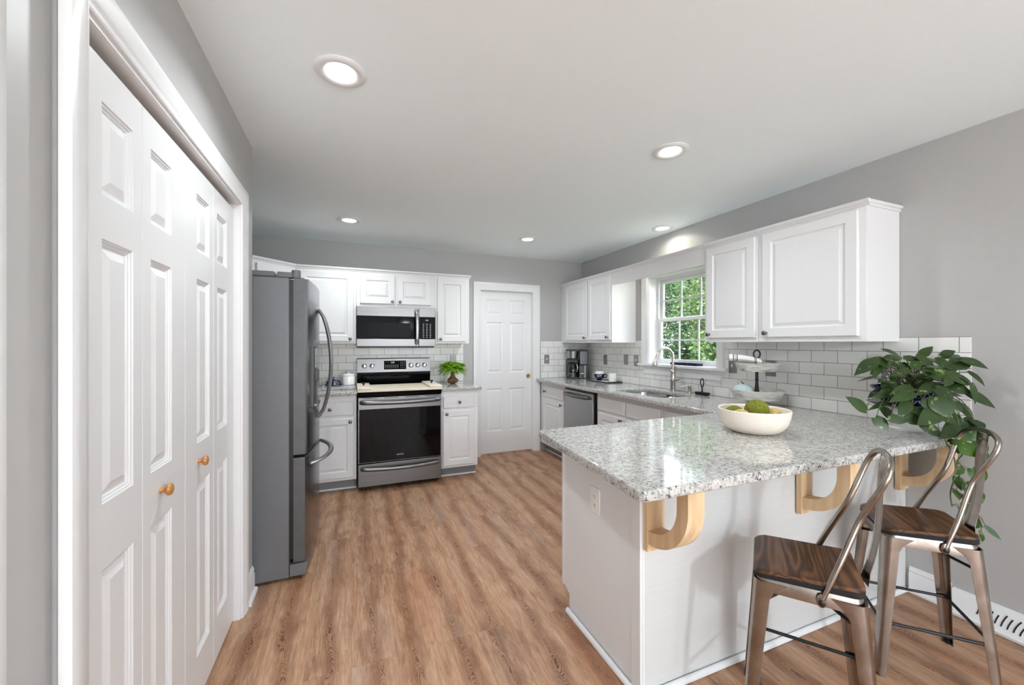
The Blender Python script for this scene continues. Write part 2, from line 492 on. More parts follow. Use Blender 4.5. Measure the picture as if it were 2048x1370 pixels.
    def build(s, name, m, parent=None, ang=38, loc=None, fix=True, smooth=True):
        me = bpy.data.meshes.new(name)
        me.from_pydata([tuple(p) for p in s.v], [], s.f)
        if fix:
            b = bmesh.new(); b.from_mesh(me)
            bmesh.ops.recalc_face_normals(b, faces=b.faces)
            b.to_mesh(me); b.free()
        if smooth:
            me.polygons.foreach_set('use_smooth', [True] * len(me.polygons))
            try: me.set_sharp_from_angle(angle=R(ang))
            except Exception: pass
        me.materials.append(M[m] if isinstance(m, str) else m)
        o = bpy.data.objects.new(name, me)
        COL.objects.link(o)
        if parent is not None: o.parent = parent
        if loc is not None: o.location = loc
        return o

def thing(name, label, cat, loc=(0, 0, 0), rz=0.0, group=None):
    o = bpy.data.objects.new(name, None)
    o.empty_display_size = 0.05
    COL.objects.link(o)
    o.location = loc; o.rotation_euler = (0, 0, rz)
    o['label'] = label; o['category'] = cat
    if group: o['group'] = group
    return o
def tag(o, label, cat, group=None):
    o['label'] = label; o['category'] = cat
    if group: o['group'] = group
    return o
def struct(o, label=None):
    o['kind'] = 'structure'
    if label: o['label'] = label
    return o
def dup(root, label, loc=None, rz=None):
    def cp(o, par):
        c = o.copy(); COL.objects.link(c)
        if par is not None: c.parent = par
        for ch in o.children: cp(ch, c)
        return c
    c = cp(root, None)
    c['label'] = label
    if loc is not None: c.location = loc
    if rz is not None: c.rotation_euler = (0, 0, rz)
    return c
def text_mesh(name, txt, size, m, parent, Mx, depth=0.0004, align='CENTER'):
    cu = bpy.data.curves.new('lettering', 'FONT')
    cu.body = txt; cu.size = size; cu.extrude = depth; cu.align_x = align; cu.align_y = 'CENTER'
    tmp = bpy.data.objects.new('lettering', cu); COL.objects.link(tmp)
    bpy.context.view_layer.update()
    me = bpy.data.meshes.new_from_object(tmp.evaluated_get(bpy.context.evaluated_depsgraph_get()))
    bpy.data.objects.remove(tmp, do_unlink=True)
    me.transform(Mx)
    me.materials.clear(); me.materials.append(M[m])
    me.name = name
    o = bpy.data.objects.new(name, me); COL.objects.link(o); o.parent = parent
    return o
FRONT = Matrix.Rotation(R(90), 4, 'X')        # turns flat lettering so it stands and faces -Y

def panel_slab(mb, w, h, t, panels, loops, e=0.003, x0=0.0, z0=0.0, y0=0.0):
    """a board with its front at y0 facing -Y, with recessed and raised panels"""
    xs = sorted({e, w - e} | {p[0] for p in panels} | {p[1] for p in panels})
    zs = sorted({e, h - e} | {p[2] for p in panels} | {p[3] for p in panels})
    P = lambda x, y, z: (x0 + x, y0 + y, z0 + z)
    for i in range(len(xs) - 1):
        for k in range(len(zs) - 1):
            cx, cz = (xs[i] + xs[i + 1]) / 2, (zs[k] + zs[k + 1]) / 2
            if any(p[0] < cx < p[1] and p[2] < cz < p[3] for p in panels): continue
            mb.add([P(xs[i], 0, zs[k]), P(xs[i + 1], 0, zs[k]), P(xs[i + 1], 0, zs[k + 1]), P(xs[i], 0, zs[k + 1])], [(0, 1, 2, 3)])
    rect = lambda a, b, c, d, y: [P(a, y, c), P(b, y, c), P(b, y, d), P(a, y, d)]
    for a, b, c, d in panels:
        rs = [rect(a, b, c, d, 0)]
        lim = min(b - a, d - c) * 0.47
        for ins, dep in loops:
            ins = min(ins, lim)
            rs.append(rect(a + ins, b - ins, c + ins, d - ins, dep))
        mb.rings(rs, cap0=False, cap1=True)
    mb.rings([rect(e, w - e, e, h - e, 0), rect(0, w, 0, h, e), rect(0, w, 0, h, t)], cap0=False, cap1=True)
RAISED = [(0.002, 0.004), (0.007, 0.0075), (0.012, 0.0085), (0.030, 0.0022), (0.032, 0.001)]
MOLDED = [(0.0015, 0.003), (0.006, 0.004), (0.0075, 0.0075), (0.0125, 0.0085), (0.014, 0.0115), (0.018, 0.0115), (0.041, 0.003), (0.042, 0.003)]

def knob(parent, x, z, y=0.0, m='pewter', r=0.0155):
    b = MB()
    b.lathe([(0.009, 0), (0.009, 0.002), (0.006, 0.006), (0.0055, 0.014), (0.011, 0.018), (r, 0.022), (r, 0.026), (r * .75, 0.030), (r * .3, 0.0315)], n=20,
            Mx=Matrix.Translation((x, y, z)) @ Matrix.Rotation(R(90), 4, 'X'))
    return b.build('knob', m, parent)

def cab_door(parent, x0, x1, z0, z1, y, kx=None, kz=None, fr=0.058, name='door', m='cabinet'):
    w_, h_ = x1 - x0, z1 - z0
    b = MB(); panel_slab(b, w_, h_, 0.018, [(fr, w_ - fr, fr, h_ - fr)], RAISED, 0.004)
    d = b.build(name, m, parent, loc=(x0, y, z0), smooth=False)
    if kx is not None: knob(d, kx - x0, kz - z0)
    return d
def drawer_front(parent, x0, x1, z0, z1, y, kx=None, name='drawer', e=0.008):
    b = MB(); panel_slab(b, x1 - x0, z1 - z0, 0.018, [], [], e)
    d = b.build(name, 'cabinet', parent, loc=(x0, y, z0))
    if kx is not None: knob(d, kx - x0, (z1 - z0) / 2)
    return d

C = 2.44; XR = 2.86; YB = 4.60; XL = -1.10; XC = -0.508; YC = 2.572; XA = -0.522
YF = -3.6; XW = -3.2

# ------------------------------------------------------------------ room shell
def slab_with_holes(name, m, us, vs, holes, fn, t0, t1):
    """wall slab from a grid of cells; fn(u, v, t) gives the point"""
    b = MB()
    def hole(u, v): return any(h[0] < u < h[1] and h[2] < v < h[3] for h in holes)
    us = sorted(set(us) | {h[i] for h in holes for i in (0, 1)}); vs = sorted(set(vs) | {h[i] for h in holes for i in (2, 3)})
    nu, nv = len(us) - 1, len(vs) - 1
    solid = lambda i, k: 0 <= i < nu and 0 <= k < nv and not hole((us[i] + us[i + 1]) / 2, (vs[k] + vs[k + 1]) / 2)
    for i in range(nu):
        for k in range(nv):
            if not solid(i, k): continue
            a, b_, c, d = us[i], us[i + 1], vs[k], vs[k + 1]
            for t in (t0, t1):
                b.add([fn(a, c, t), fn(b_, c, t), fn(b_, d, t), fn(a, d, t)], [(0, 1, 2, 3)])
            if not solid(i - 1, k): b.add([fn(a, c, t0), fn(a, d, t0), fn(a, d, t1), fn(a, c, t1)], [(0, 1, 2, 3)])
            if not solid(i + 1, k): b.add([fn(b_, c, t0), fn(b_, d, t0), fn(b_, d, t1), fn(b_, c, t1)], [(0, 1, 2, 3)])
            if not solid(i, k - 1): b.add([fn(a, c, t0), fn(b_, c, t0), fn(b_, c, t1), fn(a, c, t1)], [(0, 1, 2, 3)])
            if not solid(i, k + 1): b.add([fn(a, d, t0), fn(b_, d, t0), fn(b_, d, t1), fn(a, d, t1)], [(0, 1, 2, 3)])
    return struct(b.build(name, m, smooth=False))

struct(MB().box(XW - .1, XR + .16, YF - .1, YB + .9, -0.1, 0).build('floor', 'floor', smooth=False))
struct(MB().box(XW - .1, XR + .16, YF - .1, YB + .9, C, C + .1).build('ceiling', 'ceiling', smooth=False))
DX0, DX1, DZ = 1.437, 2.150, 2.022
slab_with_holes('wall_back', 'wall', [XL - .1, XR], [0, C], [(DX0, DX1, -1, DZ)], lambda u, v, t: (u, t, v), YB, YB + .12)
WY0, WY1, WZ0, WZ1 = 2.462, 3.304, 1.132, 2.050
slab_with_holes('wall_right', 'wall', [YF, YB + .12], [0, C], [(WY0, WY1, WZ0, WZ1)], lambda u, v, t: (t, u, v), XR, XR + .16)
struct(MB().box(XL - .1, XL, YC, YB, 0, C).build('wall_left', 'wall', smooth=False))
CY0, CY1, CZ = 1.080, 2.335, 2.056
slab_with_holes('wall_closet', 'wall', [1.02, YC], [0, C], [(CY0, CY1, -1, CZ)], lambda u, v, t: (t, u, v), XC - .10, XC)
struct(MB().box(XL, XC - .10, YC - .1, YC, 0, C).build('wall_closet_return', 'wall', smooth=False))
struct(MB().box(XC - .10, XA, 0.905, 1.02, 0, C, 0.006).build('wall_closet_end', 'wall'))
struct(MB().box(XW, XA - .02, 0.885, 0.985, 0, C).build('wall_dining_back', 'wall', smooth=False))
struct(MB().box(XL - .1, XL, 0.985, YC, 0, C).build('wall_closet_inside', 'wall', smooth=False))
struct(MB().box(XW - .1, XW, YF, 0.985, 0, C).build('wall_dining_left', 'wall', smooth=False))
slab_with_holes('wall_front', 'wall', [XW, XR], [0, C], [(-2.9, -0.5, 0.05, 2.2), (0.0, 2.5, 0.05, 2.2)], lambda u, v, t: (u, t, v), YF - .12, YF)  # both openings are added to admit fill daylight
struct(MB().box(DX0 - .3, DX1 + .3, YB + .80, YB + .86, 0, C).build('wall_pantry', 'wall', smooth=False))

# ------------------------------------------------------------------ back door in its casing
def casing(name, fn, a0, a1, top, width, t0, legs=True):
    """mitred casing around an opening; fn(u, v, t)"""
    prof = [(0.0, 0.0), (0.0, 0.008), (0.006, 0.011), (0.018, 0.011), (0.024, 0.015), (0.05, 0.018), (width - .012, 0.020), (width - .004, 0.018), (width, 0.012), (width, 0.0)]
    b = MB()
    rs = []
    for (sx_, zz) in ((0, 0), (0, 1), (1, 1), (1, 0)):
        ring = []
        for d, t in prof:
            u = (a0 - d) if sx_ == 0 else (a1 + d)
            v = (top + d) if zz else 0.0
            ring.append(fn(u, v, t0 + t))
        rs.append(ring)
    b.rings(rs)
    return struct(b.build(name, 'trim'))
casing('trim_1', lambda u, v, t: (u, YB - t, v), DX0 + .008, DX1 - .008, DZ - .008, 0.094, 0.0)
b = MB()
b.box(DX0 - .002, DX0 + .012, YB, YB + .12, 0.0065, DZ - .0121); b.box(DX1 - .012, DX1 + .002, YB, YB + .12, 0.0065, DZ - .0121); b.box(DX0 - .002, DX1 + .002, YB, YB + .12, DZ - .012, DZ + .002)
struct(b.build('trim_2', 'trim', smooth=False))
d1 = thing('door_1', 'white six panel door closed behind the doorway by the back counter', 'door', (DX0 + .012, YB + .052, 0.008))
struct(d1)
w_, h_ = DX1 - DX0 - .024, DZ - .022
st, cs = 0.085, 0.085
pw = (w_ - 2 * st - cs) / 2
pan = []
for px in (st, st + pw + cs):
    pan += [(px, px + pw, 0.27, 0.80), (px, px + pw, 0.99, 1.62), (px, px + pw, 1.71, 1.90)]
b = MB(); panel_slab(b, w_, h_, 0.035, pan, MOLDED, 0.002)
b.build('door_slab', 'trim', d1, smooth=False)
b = MB(); b.lathe([(0.024, 0.0), (0.028, 0.003), (0.026, 0.006), (0.018, 0.005), (0.016, 0.002), (0.003, 0.002)], n=28, Mx=Matrix.Translation((w_ - .04, 0, 0.94)) @ Matrix.Rotation(R(90), 4, 'X'))
b.lathe([(0.005, 0.002), (0.004, 0.007), (0.001, 0.008)], n=12, Mx=Matrix.Translation((w_ - .04, 0, 0.94)) @ Matrix.Rotation(R(90), 4, 'X'))
o = b.build('door_pull', 'brass', d1); o['label'] = 'round brass pull'
struct(MB().box(DX0, DX1, YB, YB + .12, 0, 0.006).build('trim_11', 'floor', smooth=False))

# ------------------------------------------------------------------ closet with two bifold doors
casing('trim_3', lambda u, v, t: (XC + t, u, v), CY0 + .004, CY1 - .004, CZ - .004, 0.078, 0.0)
b = MB()
b.box(XC - .10, XC, CY0 - .002, CY0 + .014, 0, CZ - .0141); b.box(XC - .10, XC, CY1 - .014, CY1 + .002, 0, CZ - .0141); b.box(XC - .10, XC, CY0 - .002, CY1 + .002, CZ - .014, CZ + .002)
struct(b.build('trim_4', 'trim', smooth=False))
struct(MB().box(XC - .085, XC - .055, CY0 + .014, CY1 - .014, CZ - .034, CZ - .014).build('trim_5', 'gap', smooth=False))
lw = (CY1 - CY0 - .036) / 4
def leaf(parent, k, kn):
    b = MB()
    g = 0.0018
    wl, hl = lw - 2 * g, 2.008
    a_, c_ = (0.110, wl - .048) if k == 0 else (0.048, wl - .110)
    pl = [(a_, c_, 0.175, 0.822), (a_, c_, 0.975, 1.592), (a_, c_, 1.695, 1.910)]
    panel_slab(b, wl, hl, 0.032, pl, MOLDED, 0.0012)
    lf = b.build('door_leaf', M['closet'], parent, loc=(k * lw + g, 0, 0), smooth=False)
    if kn:
        kk = MB()
        kk.lathe([(0.010, 0), (0.008, 0.004), (0.0075, 0.010), (0.016, 0.017), (0.0185, 0.022), (0.0165, 0.028), (0.008, 0.0315), (0.001, 0.032)], n=24,
                 Mx=Matrix.Translation((kn, 0, 0.905)) @ Matrix.Rotation(R(90), 4, 'X'))
        q = kk.build('door_knob', 'knobwood', lf); q['label'] = 'round varnished wooden knob'
    return lf
def mk_closet_paint():
    q = NT('white door paint with pressed wood grain')
    v = q.obj()
    sp = q.n('SeparateXYZ'); q.l(v, sp.inputs[0])
    g = q.noise(q.map(v, (200, 200, 6)), 1.0, 2, 0.5)
    g2 = q.noise(q.map(v, (5, 200, 190)), 1.0, 2, 0.5)
    # the cross rails carry grain that runs across
    rail = None
    for zc, zh in ((0.08, 0.08), (0.8975, 0.0975), (1.6725, 0.0475), (1.95, 0.05)):
        f = q.math('LESS_THAN', q.math('ABSOLUTE', q.math('SUBTRACT', sp.outputs[2], zc)), zh)
        rail = f if rail is None else q.math('MAXIMUM', rail, f)
    h = q.math('ADD', q.math('MULTIPLY', g, q.math('SUBTRACT', 1.0, rail)), q.math('MULTIPLY', g2, rail))
    q.base(S(222, 222, 223), 0.3)
    q.bump(h, 0.30, 0.001)
    return q.m
M['closet'] = mk_closet_paint()
for i, lab in enumerate(('white bifold closet door nearest the left edge, its knob hanging lower in view', 'white bifold closet door farther along, beside the refrigerator')):
    d = thing('door_%d' % (i + 2), lab, 'closet door', (XC - .028, CY0 + .018 + 2 * i * lw, 0.012), R(90))
    struct(d)
    leaf(d, 0, None if i == 0 else lw * .42)
    leaf(d, 1, lw * .36 if i == 0 else None)

# ------------------------------------------------------------------ baseboards
def baseboard(name, fn, a0, a1, h=0.135, shoe=True):
    b = MB()
    pr = [(0, 0), (0.013, 0), (0.013, h - .042), (0.009, h - .034), (0.009, h - .026), (0.011, h - .02), (0.006, h - .010), (0.006, h - .004), (0.003, h), (0, h)]
    b.rings([[fn(a, t, z) for t, z in pr] for a in (a0, a1)])
    if shoe:
        ps = [(0.013, 0), (0.028, 0), (0.028, 0.008), (0.024, 0.016), (0.018, 0.019), (0.013, 0.019)]
        b.rings([[fn(a, t, z) for t, z in ps] for a in (a0, a1)])
    return struct(b.build(name, 'trim'))
baseboard('baseboard_left', lambda a, t, z: (XC + t, a, z), CY1 + .078, YC)
baseboard('baseboard_right', lambda a, t, z: (XR - t, a, z), YF, 0.462)
baseboard('baseboard_right_corner', lambda a, t, z: (XR - t, a, z), 1.052, 1.218)
baseboard('baseboard_back', lambda a, t, z: (a, YB - t, z), 1.222, DX0 - .09)
baseboard('baseboard_front', lambda a, t, z: (a, YF + t, z), 2.59, XR)
baseboard('baseboard_dining', lambda a, t, z: (a, 0.885 - t, z), XW, XA - .03)

# ------------------------------------------------------------------ kitchen window
w1 = thing('window_1', 'double hung kitchen window over the sink', 'window', (XR, 0, 0)); struct(w1)
b = MB()
for a, c_ in ((WY0 - .002, WY0 + .012), (WY1 - .012, WY1 + .002)): b.box(-.002, .158, a, c_, WZ0 + .0262, WZ1 - .0142)
b.box(-.002, .158, WY0, WY1, WZ1 - .014, WZ1 + .002)
b.build('window_jamb', 'trim', w1, smooth=False)
b = MB(); b.box(-.0005, .158, WY0 + .0005, WY1 - .0005, WZ0 + .0005, WZ0 + .0259); b.box(-.058, -.0006, WY0 - .118, WY1 + .112, WZ0, WZ0 + .026, .004)
b.build('window_sill', 'trim', w1)
b = MB(); b.prism([(WY0 - .078, WZ0), (WY0 - .040, WZ0 - .082), (WY1 + .040, WZ0 - .082), (WY1 + .078, WZ0)], -.018, -.001, 'x'); b.box(-.024, -.001, WY0 - .07, WY1 + .07, WZ0 - .022, WZ0 - .001, .004)
b.build('window_apron', 'trim', w1)
for nm, (a0, a1) in (('window_casing', (WY0 - .082, WY0 + .004)), ('window_casing', (WY1 - .004, WY1 + .098))):
    b = MB(); b.box(-.014, 0, a0, a1, WZ0 + .026, WZ1 + .03, .003); b.box(-.021, -.012, a0 + .012, a1 - .012, WZ0 + .026, WZ1 + .03, .004); b.build(nm, 'trim', w1)
b = MB(); b.box(-.018, 0, WY0 + .004, WY1 - .004, WZ1 - .004, WZ1 + .085, .003); b.build('window_head', 'trim', w1)
SZ = WZ0 + .026
b = MB()                                               # outer frame of the window unit
b.box(.10, .158, WY0 + .012, WY0 + .036, SZ, WZ1 - .014); b.box(.10, .158, WY1 - .036, WY1 - .012, SZ, WZ1 - .014)
b.box(.10, .158, WY0 + .0361, WY1 - .0361, WZ1 - .040, WZ1 - .014); b.box(.10, .158, WY0 + .0361, WY1 - .0361, SZ + .0002, SZ + .012)
b.build('window_frame', 'trim', w1, smooth=False)
def sash(x0, x1, z0, z1, name):
    y0, y1 = WY0 + .037, WY1 - .037
    b = MB()
    f = .032
    b.box(x0, x1, y0, y0 + f, z0, z1, .003); b.box(x0, x1, y1 - f, y1, z0, z1, .003)
    b.box(x0, x1, y0 + f, y1 - f, z0, z0 + f * 1.15, .003); b.box(x0, x1, y0 + f, y1 - f, z1 - f, z1, .003)
    iw = (y1 - y0 - 2 * f)
    for k in (1, 2): b.box(x0 + .008, x1 - .008, y0 + f + iw * k / 3 - .008, y0 + f + iw * k / 3 + .008, z0 + f, z1 - f)
    zc = (z0 + f * 1.15 + z1 - f) / 2
    b.box(x0 + .0085, x1 - .0085, y0 + f, y1 - f, zc - .008, zc + .008)
    s_ = b.build(name, 'trim', w1, smooth=False)
    MB().box((x0 + x1) / 2 - .002, (x0 + x1) / 2 + .002, y0 + f - .004, y1 - f + .004, z0 + f - .004, z1 - f + .004).build('pane', 'glass', s_, smooth=False)
sash(.103, .128, SZ + .012, 1.618, 'sash')
sash(.130, .155, 1.588, WZ1 - .041, 'sash')

w2 = thing('window_added', 'unseen wide dining room window added for fill daylight', 'window', (0, YF, 0)); struct(w2)  # made-up windows behind the camera, added to let in fill daylight
for (a0, a1, z0, z1) in ((-2.9, -0.5, 0.05, 2.2), (0.0, 2.5, 0.05, 2.2)):
    b = MB()
    b.box(a0 - .08, a0 + .03, -.06, .02, max(z0 - .08, 0), z1 + .08); b.box(a1 - .03, a1 + .08, -.06, .02, max(z0 - .08, 0), z1 + .08)
    b.box(a0 + .03, a1 - .03, -.06, .02, z1 - .03, z1 + .08); b.box(a0 + .03, a1 - .03, -.06, .02, max(z0 - .08, 0), z0 + .03)
    b.box((a0 + a1) / 2 - .03, (a0 + a1) / 2 + .03, -.06, .015, z0 + .03, z1 - .03)
    b.build('window_frame', 'trim', w2, smooth=False)
    MB().box(a0, a1, -.04, -.036, z0, z1).build('pane', 'glass', w2, smooth=False)

# ------------------------------------------------------------------ tiles on the walls
TZ = 1.395
struct(MB().box(XL + .001, 1.228, YB - .008, YB - .0005, 0.90, TZ).build('backsplash_back', 'tilex', smooth=False))
struct(MB().box(2.252, XR - .0005, YB - .008, YB - .0005, 0.90, TZ).build('backsplash_corner', 'tilex', smooth=False))
slab_with_holes('backsplash_right', 'tiley', [0.982, YB - .008], [0.90, TZ], [(WY0 - .083, WY1 + .099, WZ0 - .001, TZ), (WY0 - .04, WY1 + .04, WZ0 - .083, WZ0)], lambda u, v, t: (t, u, v), XR - .008, XR - .0005)

# ------------------------------------------------------------------ cabinets on the walls
def crown(parent, w, z, depth, ends=(0, 0)):
    b = MB()
    pr = [(0.0, -.016), (-.006, -.016), (-.008, -.008), (-.020, 0.0), (-.022, 0.004), (-.022, .016), (0.0, .016)]
    b.rings([[(x, y, z + q) for y, q in pr] for x in (-ends[0] * .0, w + ends[1] * .018)])
    if ends[1]:
        b.box(w, w + .018, 0, depth, z - .002, z + .016, .003); b.box(w, w + .007, 0, depth, z - .016, z - .002)
    b.box(0, w, 0, depth, z, z + .014)
    return b.build('top_molding', 'cabinet', parent)
def upper(label, loc, rz, w, z0, z1, depth, doors, ends=(0, 0), group='white wall cabinets'):
    t = thing('upper_cabinet', label, 'cabinet', loc, rz, group)
    MB().box(0, w, 0.0, depth, z0, z1, .0015).build('cabinet_body', 'cabinet', t)
    for (a, b_, c, d, kx, kz) in doors:
        cab_door(t, a, b_, c, d, -.0185, kx, kz)
    crown(t, w, z1, depth, ends)
    return t
YU = 4.282
DU = YB - .002 - YU
upper('white wall cabinet with one wide door, behind the refrigerator handle', (-0.494, YU, 0), 0, 0.538, 1.362, 2.100, DU, [(.036, .514, 1.384, 2.062, .482, 1.408)])
upper('short white wall cabinet with two small doors above the microwave', (0.0445, YU, 0), 0, 0.776, 1.735, 2.100, DU, [(.036, .372, 1.767, 2.062, .345, 1.79), (.394, .742, 1.767, 2.062, .420, 1.79)])
upper('narrow white wall cabinet with one door, between microwave and back door', (0.821, YU, 0), 0, 0.391, 1.362, 2.100, DU, [(.036, .352, 1.384, 2.062, .066, 1.408)], (0, 1))
# diagonal corner unit
t = thing('upper_cabinet', 'white diagonal corner wall cabinet above the refrigerator top', 'cabinet', (-0.795, 3.981, 0), R(45), 'white wall cabinets')
rot = lambda x, y: ((x + .795) * .7071 + (y - 3.981) * .7071, -(x + .795) * .7071 + (y - 3.981) * .7071)
b = MB(); b.prism([rot(*p) for p in ((-.795, 3.981), (-.4955, 4.2805), (-.4955, YB - .002), (XL + .002, YB - .002), (XL + .002, 3.981))], 1.362, 2.100, 'z')
b.build('cabinet_body', 'cabinet', t)
cab_door(t, .04, .385, 1.384, 2.062, -.0185, .355, 1.408)
b = MB(); pr = [(0.0, -.016), (-.006, -.016), (-.008, -.008), (-.020, 0.0), (-.022, 0.004), (-.022, .016), (0.0, .016)]
b.rings([[(x, y, 2.100 + q) for y, q in pr] for x in (0.0, .4235)])
b.build('top_molding', 'cabinet', t)

XU = 2.546
DR = XR - .002 - XU
upper('white two door wall cabinet in the far corner above the coffee maker', (XU, YB - .003, 0), R(-90), YB - .003 - 3.500, 1.372, 2.115, DR, [(.125, .640, 1.400, 2.085, .605, 1.43), (.665, 1.078, 1.400, 2.085, 1.045, 1.43)])
upper('narrow white wall cabinet beside the window, left of the widest one', (XU, 2.308, 0), R(-90), 0.438, 1.372, 2.115, DR, [(.026, .422, 1.402, 2.085, .056, 1.43)])
upper('widest white wall cabinet, nearest the camera, with a free side panel', (XU, 1.869, 0), R(-90), 0.607, 1.372, 2.115, DR, [(.036, .575, 1.402, 2.085, .066, 1.43)], (0, 1))
v = thing('valance', 'white valance board bridging the two cabinet runs above the window', 'valance', (XU, 3.499, 0), R(-90))
MB().box(0, 1.189, 0, .019, 1.978, 2.115, .001).build('valance_board', 'cabinet', v)
crown(v, 1.189, 2.115, .019)
b = MB(); b.box(.30, .318, -.0035, -.0005, 2.066, 2.092, .001); b.box(.303, .315, -.009, -.0035, 2.066, 2.071, .001)
tag(b.build('wall_hook', 'white', None), 'tiny clear stick-on hook on the valance over the window', 'hook')
bpy.data.objects['wall_hook'].matrix_world = Matrix.Translation((XU, 3.499, 0)) @ Matrix.Rotation(R(-90), 4, 'Z')

# ------------------------------------------------------------------ base cabinets
ZT, ZB = 0.92, 0.885            # worktop top and underside
def base(label, loc, rz, w, depth, drawers, doors, kick=True, body=None):
    t = thing('base_cabinet', label, 'cabinet', loc, rz, 'white base cabinets')
    b = MB()
    if body is None: b.box(0, w, 0, depth, .105, ZB - .001, .0015)
    else: body(b)
    b.build('cabinet_body', 'cabinet', t)
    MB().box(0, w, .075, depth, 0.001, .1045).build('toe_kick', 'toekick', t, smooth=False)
    MB().box(0, w, .062, .0745, 0.001, .018, .005).build('shoe_molding', 'trim', t)
    for d in drawers: drawer_front(t, *d)
    for d in doors: cab_door(t, *d)
    return t
YC_ = 3.970
DB = YB - .009 - YC_
base('white base cabinet left of the range, half hidden by the refrigerator', (-0.46, YC_, 0), 0, 0.504, DB, [(.02, .482, .700, .832, -.0185, .282)], [(.02, .482, .130, .678, -.0185, .45, .645)])
base('white base cabinet right of the range under the fern', (0.829, YC_, 0), 0, 0.385, DB, [(.022, .350, .708, .832, -.0185, .186)], [(.022, .350, .130, .686, -.0185, .055, .655)])
XF = 2.248
DF = XR - .009 - XF
base('white base cabinet in the far corner between back door and dishwasher', (XF, YB - .011, 0), R(-90), .628, DF, [(.09, .612, .705, .838, -.0185, .165)], [(.09, .612, .130, .684, -.0185, .575, .655)])
def sinkbody(b):
    b.box(0, .890, 0, .018, .105, ZB - .001, .0015); b.box(0, .018, .018, DF, .105, ZB - .001); b.box(.872, .890, .018, DF, .105, ZB - .001); b.box(.018, .872, .018, DF, .105, .125)
t = base('white sink cabinet with two plain false drawer fronts beside the dishwasher', (XF, 3.325, 0), R(-90), .890, DF,
     [(.036, .436, .718, .846, -.0185, None, 'false_front'), (.463, .870, .718, .846, -.0185, None, 'false_front')],
     [(.036, .436, .130, .694, -.0185, .40, .672), (.463, .870, .130, .694, -.0185, .50, .672)], body=sinkbody)
base('white base cabinet in the inner corner right of the sink cabinet', (XF, 2.433, 0), R(-90), .573, DF, [(.036, .42, .718, .846, -.0185, None)], [(.036, .42, .130, .694, -.0185, .07, .66)])

# peninsula
PX, PY0, PY1 = 1.030, 1.235, 1.845
p = thing('peninsula_cabinet', 'white painted peninsula base under the granite breakfast bar', 'cabinet', (PX, PY0, 0))
T = Matrix.Translation((-PX, -PY0, 0))
MB(T).box(PX + .012, XR - .003, PY0 + .012, PY1 - .002, .105, ZB - .001).build('cabinet_body', 'cabinet', p, smooth=False)
MB(T).box(PX + .012, XR - .003, PY0 + .012, PY1 - .075, .002, .1045).build('toe_kick', 'cabinet', p, smooth=False)
b = MB(T); b.prism([(PY0 + .046, .002), (PY1 - .072, .002), (PY1 - .072, .085), (PY1 - .020, .112), (PY1 - .020, ZB - .001), (PY0 + .046, ZB - .001)], PX, PX + .0115, 'x')
q = b.build('end_panel', 'penpanel' if 'penpanel' in M else 'cabinet', p)
MB(T).box(PX - .003, PX + .0115, PY1 - .0195, PY1, .105, ZB - .001, .001).build('face_frame', 'cabinet', p)
def mk_backpanel():
    q = NT('white panel with a fine crosswise weave')
    v = q.obj()
    g = q.noise(q.map(v, (3, 3, 190)), 1.0, 3, 0.6)
    q.base(q.ramp(g, [(0.3, S(205, 205, 204)), (0.7, S(211, 211, 210))]), 0.4)
    q.bump(g, 0.05, 0.001)
    return q.m
M['backpanel'] = mk_backpanel()
MB(T).box(PX + .006, XR - .003, PY0, PY0 + .0115, .002, ZB - .001).build('back_panel', 'backpanel', p, smooth=False)
b = MB(T); b.box(PX - .007, PX + .0055, PY0 - .006, PY0 + .0455, .002, ZB - .001, .0015); b.box(PX + .0055, PX + .016, PY0 - .006, PY0 - .0005, .002, ZB - .001, .001)
b.build('corner_board', 'cabinet', p)
b = MB(T)
ps = [(0.0, 0.002), (.016, 0.002), (.016, .009), (.012, .017), (.006, .021), (0.0, .021)]
b.rings([[(PX - .0075 - t_, y, z) for t_, z in ps] for y in (PY0 - .007, PY1 - .072)])
b.rings([[(x, PY0 - .0065 - t_, z) for t_, z in ps] for x in (PX - .0235, XR - .03)])
b.build('shoe_molding', 'trim', p)

# corbels under the overhang
def corbel(label, x0, x1):
    c = thing('corbel', label, 'bracket', ((x0 + x1) / 2, PY0 - .0065, 0), 0, 'pale wood brackets under the breakfast bar')
    h = (x1 - x0) / 2
    zb, zt = .572, ZB - .001
    MB().box(-h, h, -.024, 0, zb, zt, .0015).build('back_plate', 'pine', c)
    ro, th = .185, .050
    pts_o, pts_i = [], []
    zc = zb + .030 + ro
    pts_o.append((-.0245, zc - ro)); pts_i.append((-.0245, zc - ro + th))
    for k in range(0, 15):
        a = R(-90) - R(90) * k / 14
        pts_o.append((-.030 + ro * math.cos(a), zc + ro * math.sin(a)))
        ri = ro - th
        pts_i.append((-.030 + ri * math.cos(a), zc + ri * math.sin(a)))
    pts_o.append((-.030 - ro, zt)); pts_i.append((-.030 - ro + th, zt))
    b = MB()
    lo = [[(x, *q_) for q_ in (po, pi)] for po, pi in zip(pts_o, pts_i) for x in (0,)]
    rs = []
    for po, pi in zip(pts_o, pts_i):
        rs.append([(-h * .86, *po), (h * .86, *po), (h * .86, *pi), (-h * .86, *pi)])
    b.rings(rs)
    b.build('arch', 'pine', c, ang=25)
    return c
corbel('pale pine bracket nearest the corner of the peninsula', 1.036, 1.122)
corbel('pale pine bracket in the middle of the bar overhang', 1.925, 2.005)
corbel('pale pine bracket nearest the grey wall, beside the trailing vine', 2.735, 2.815)

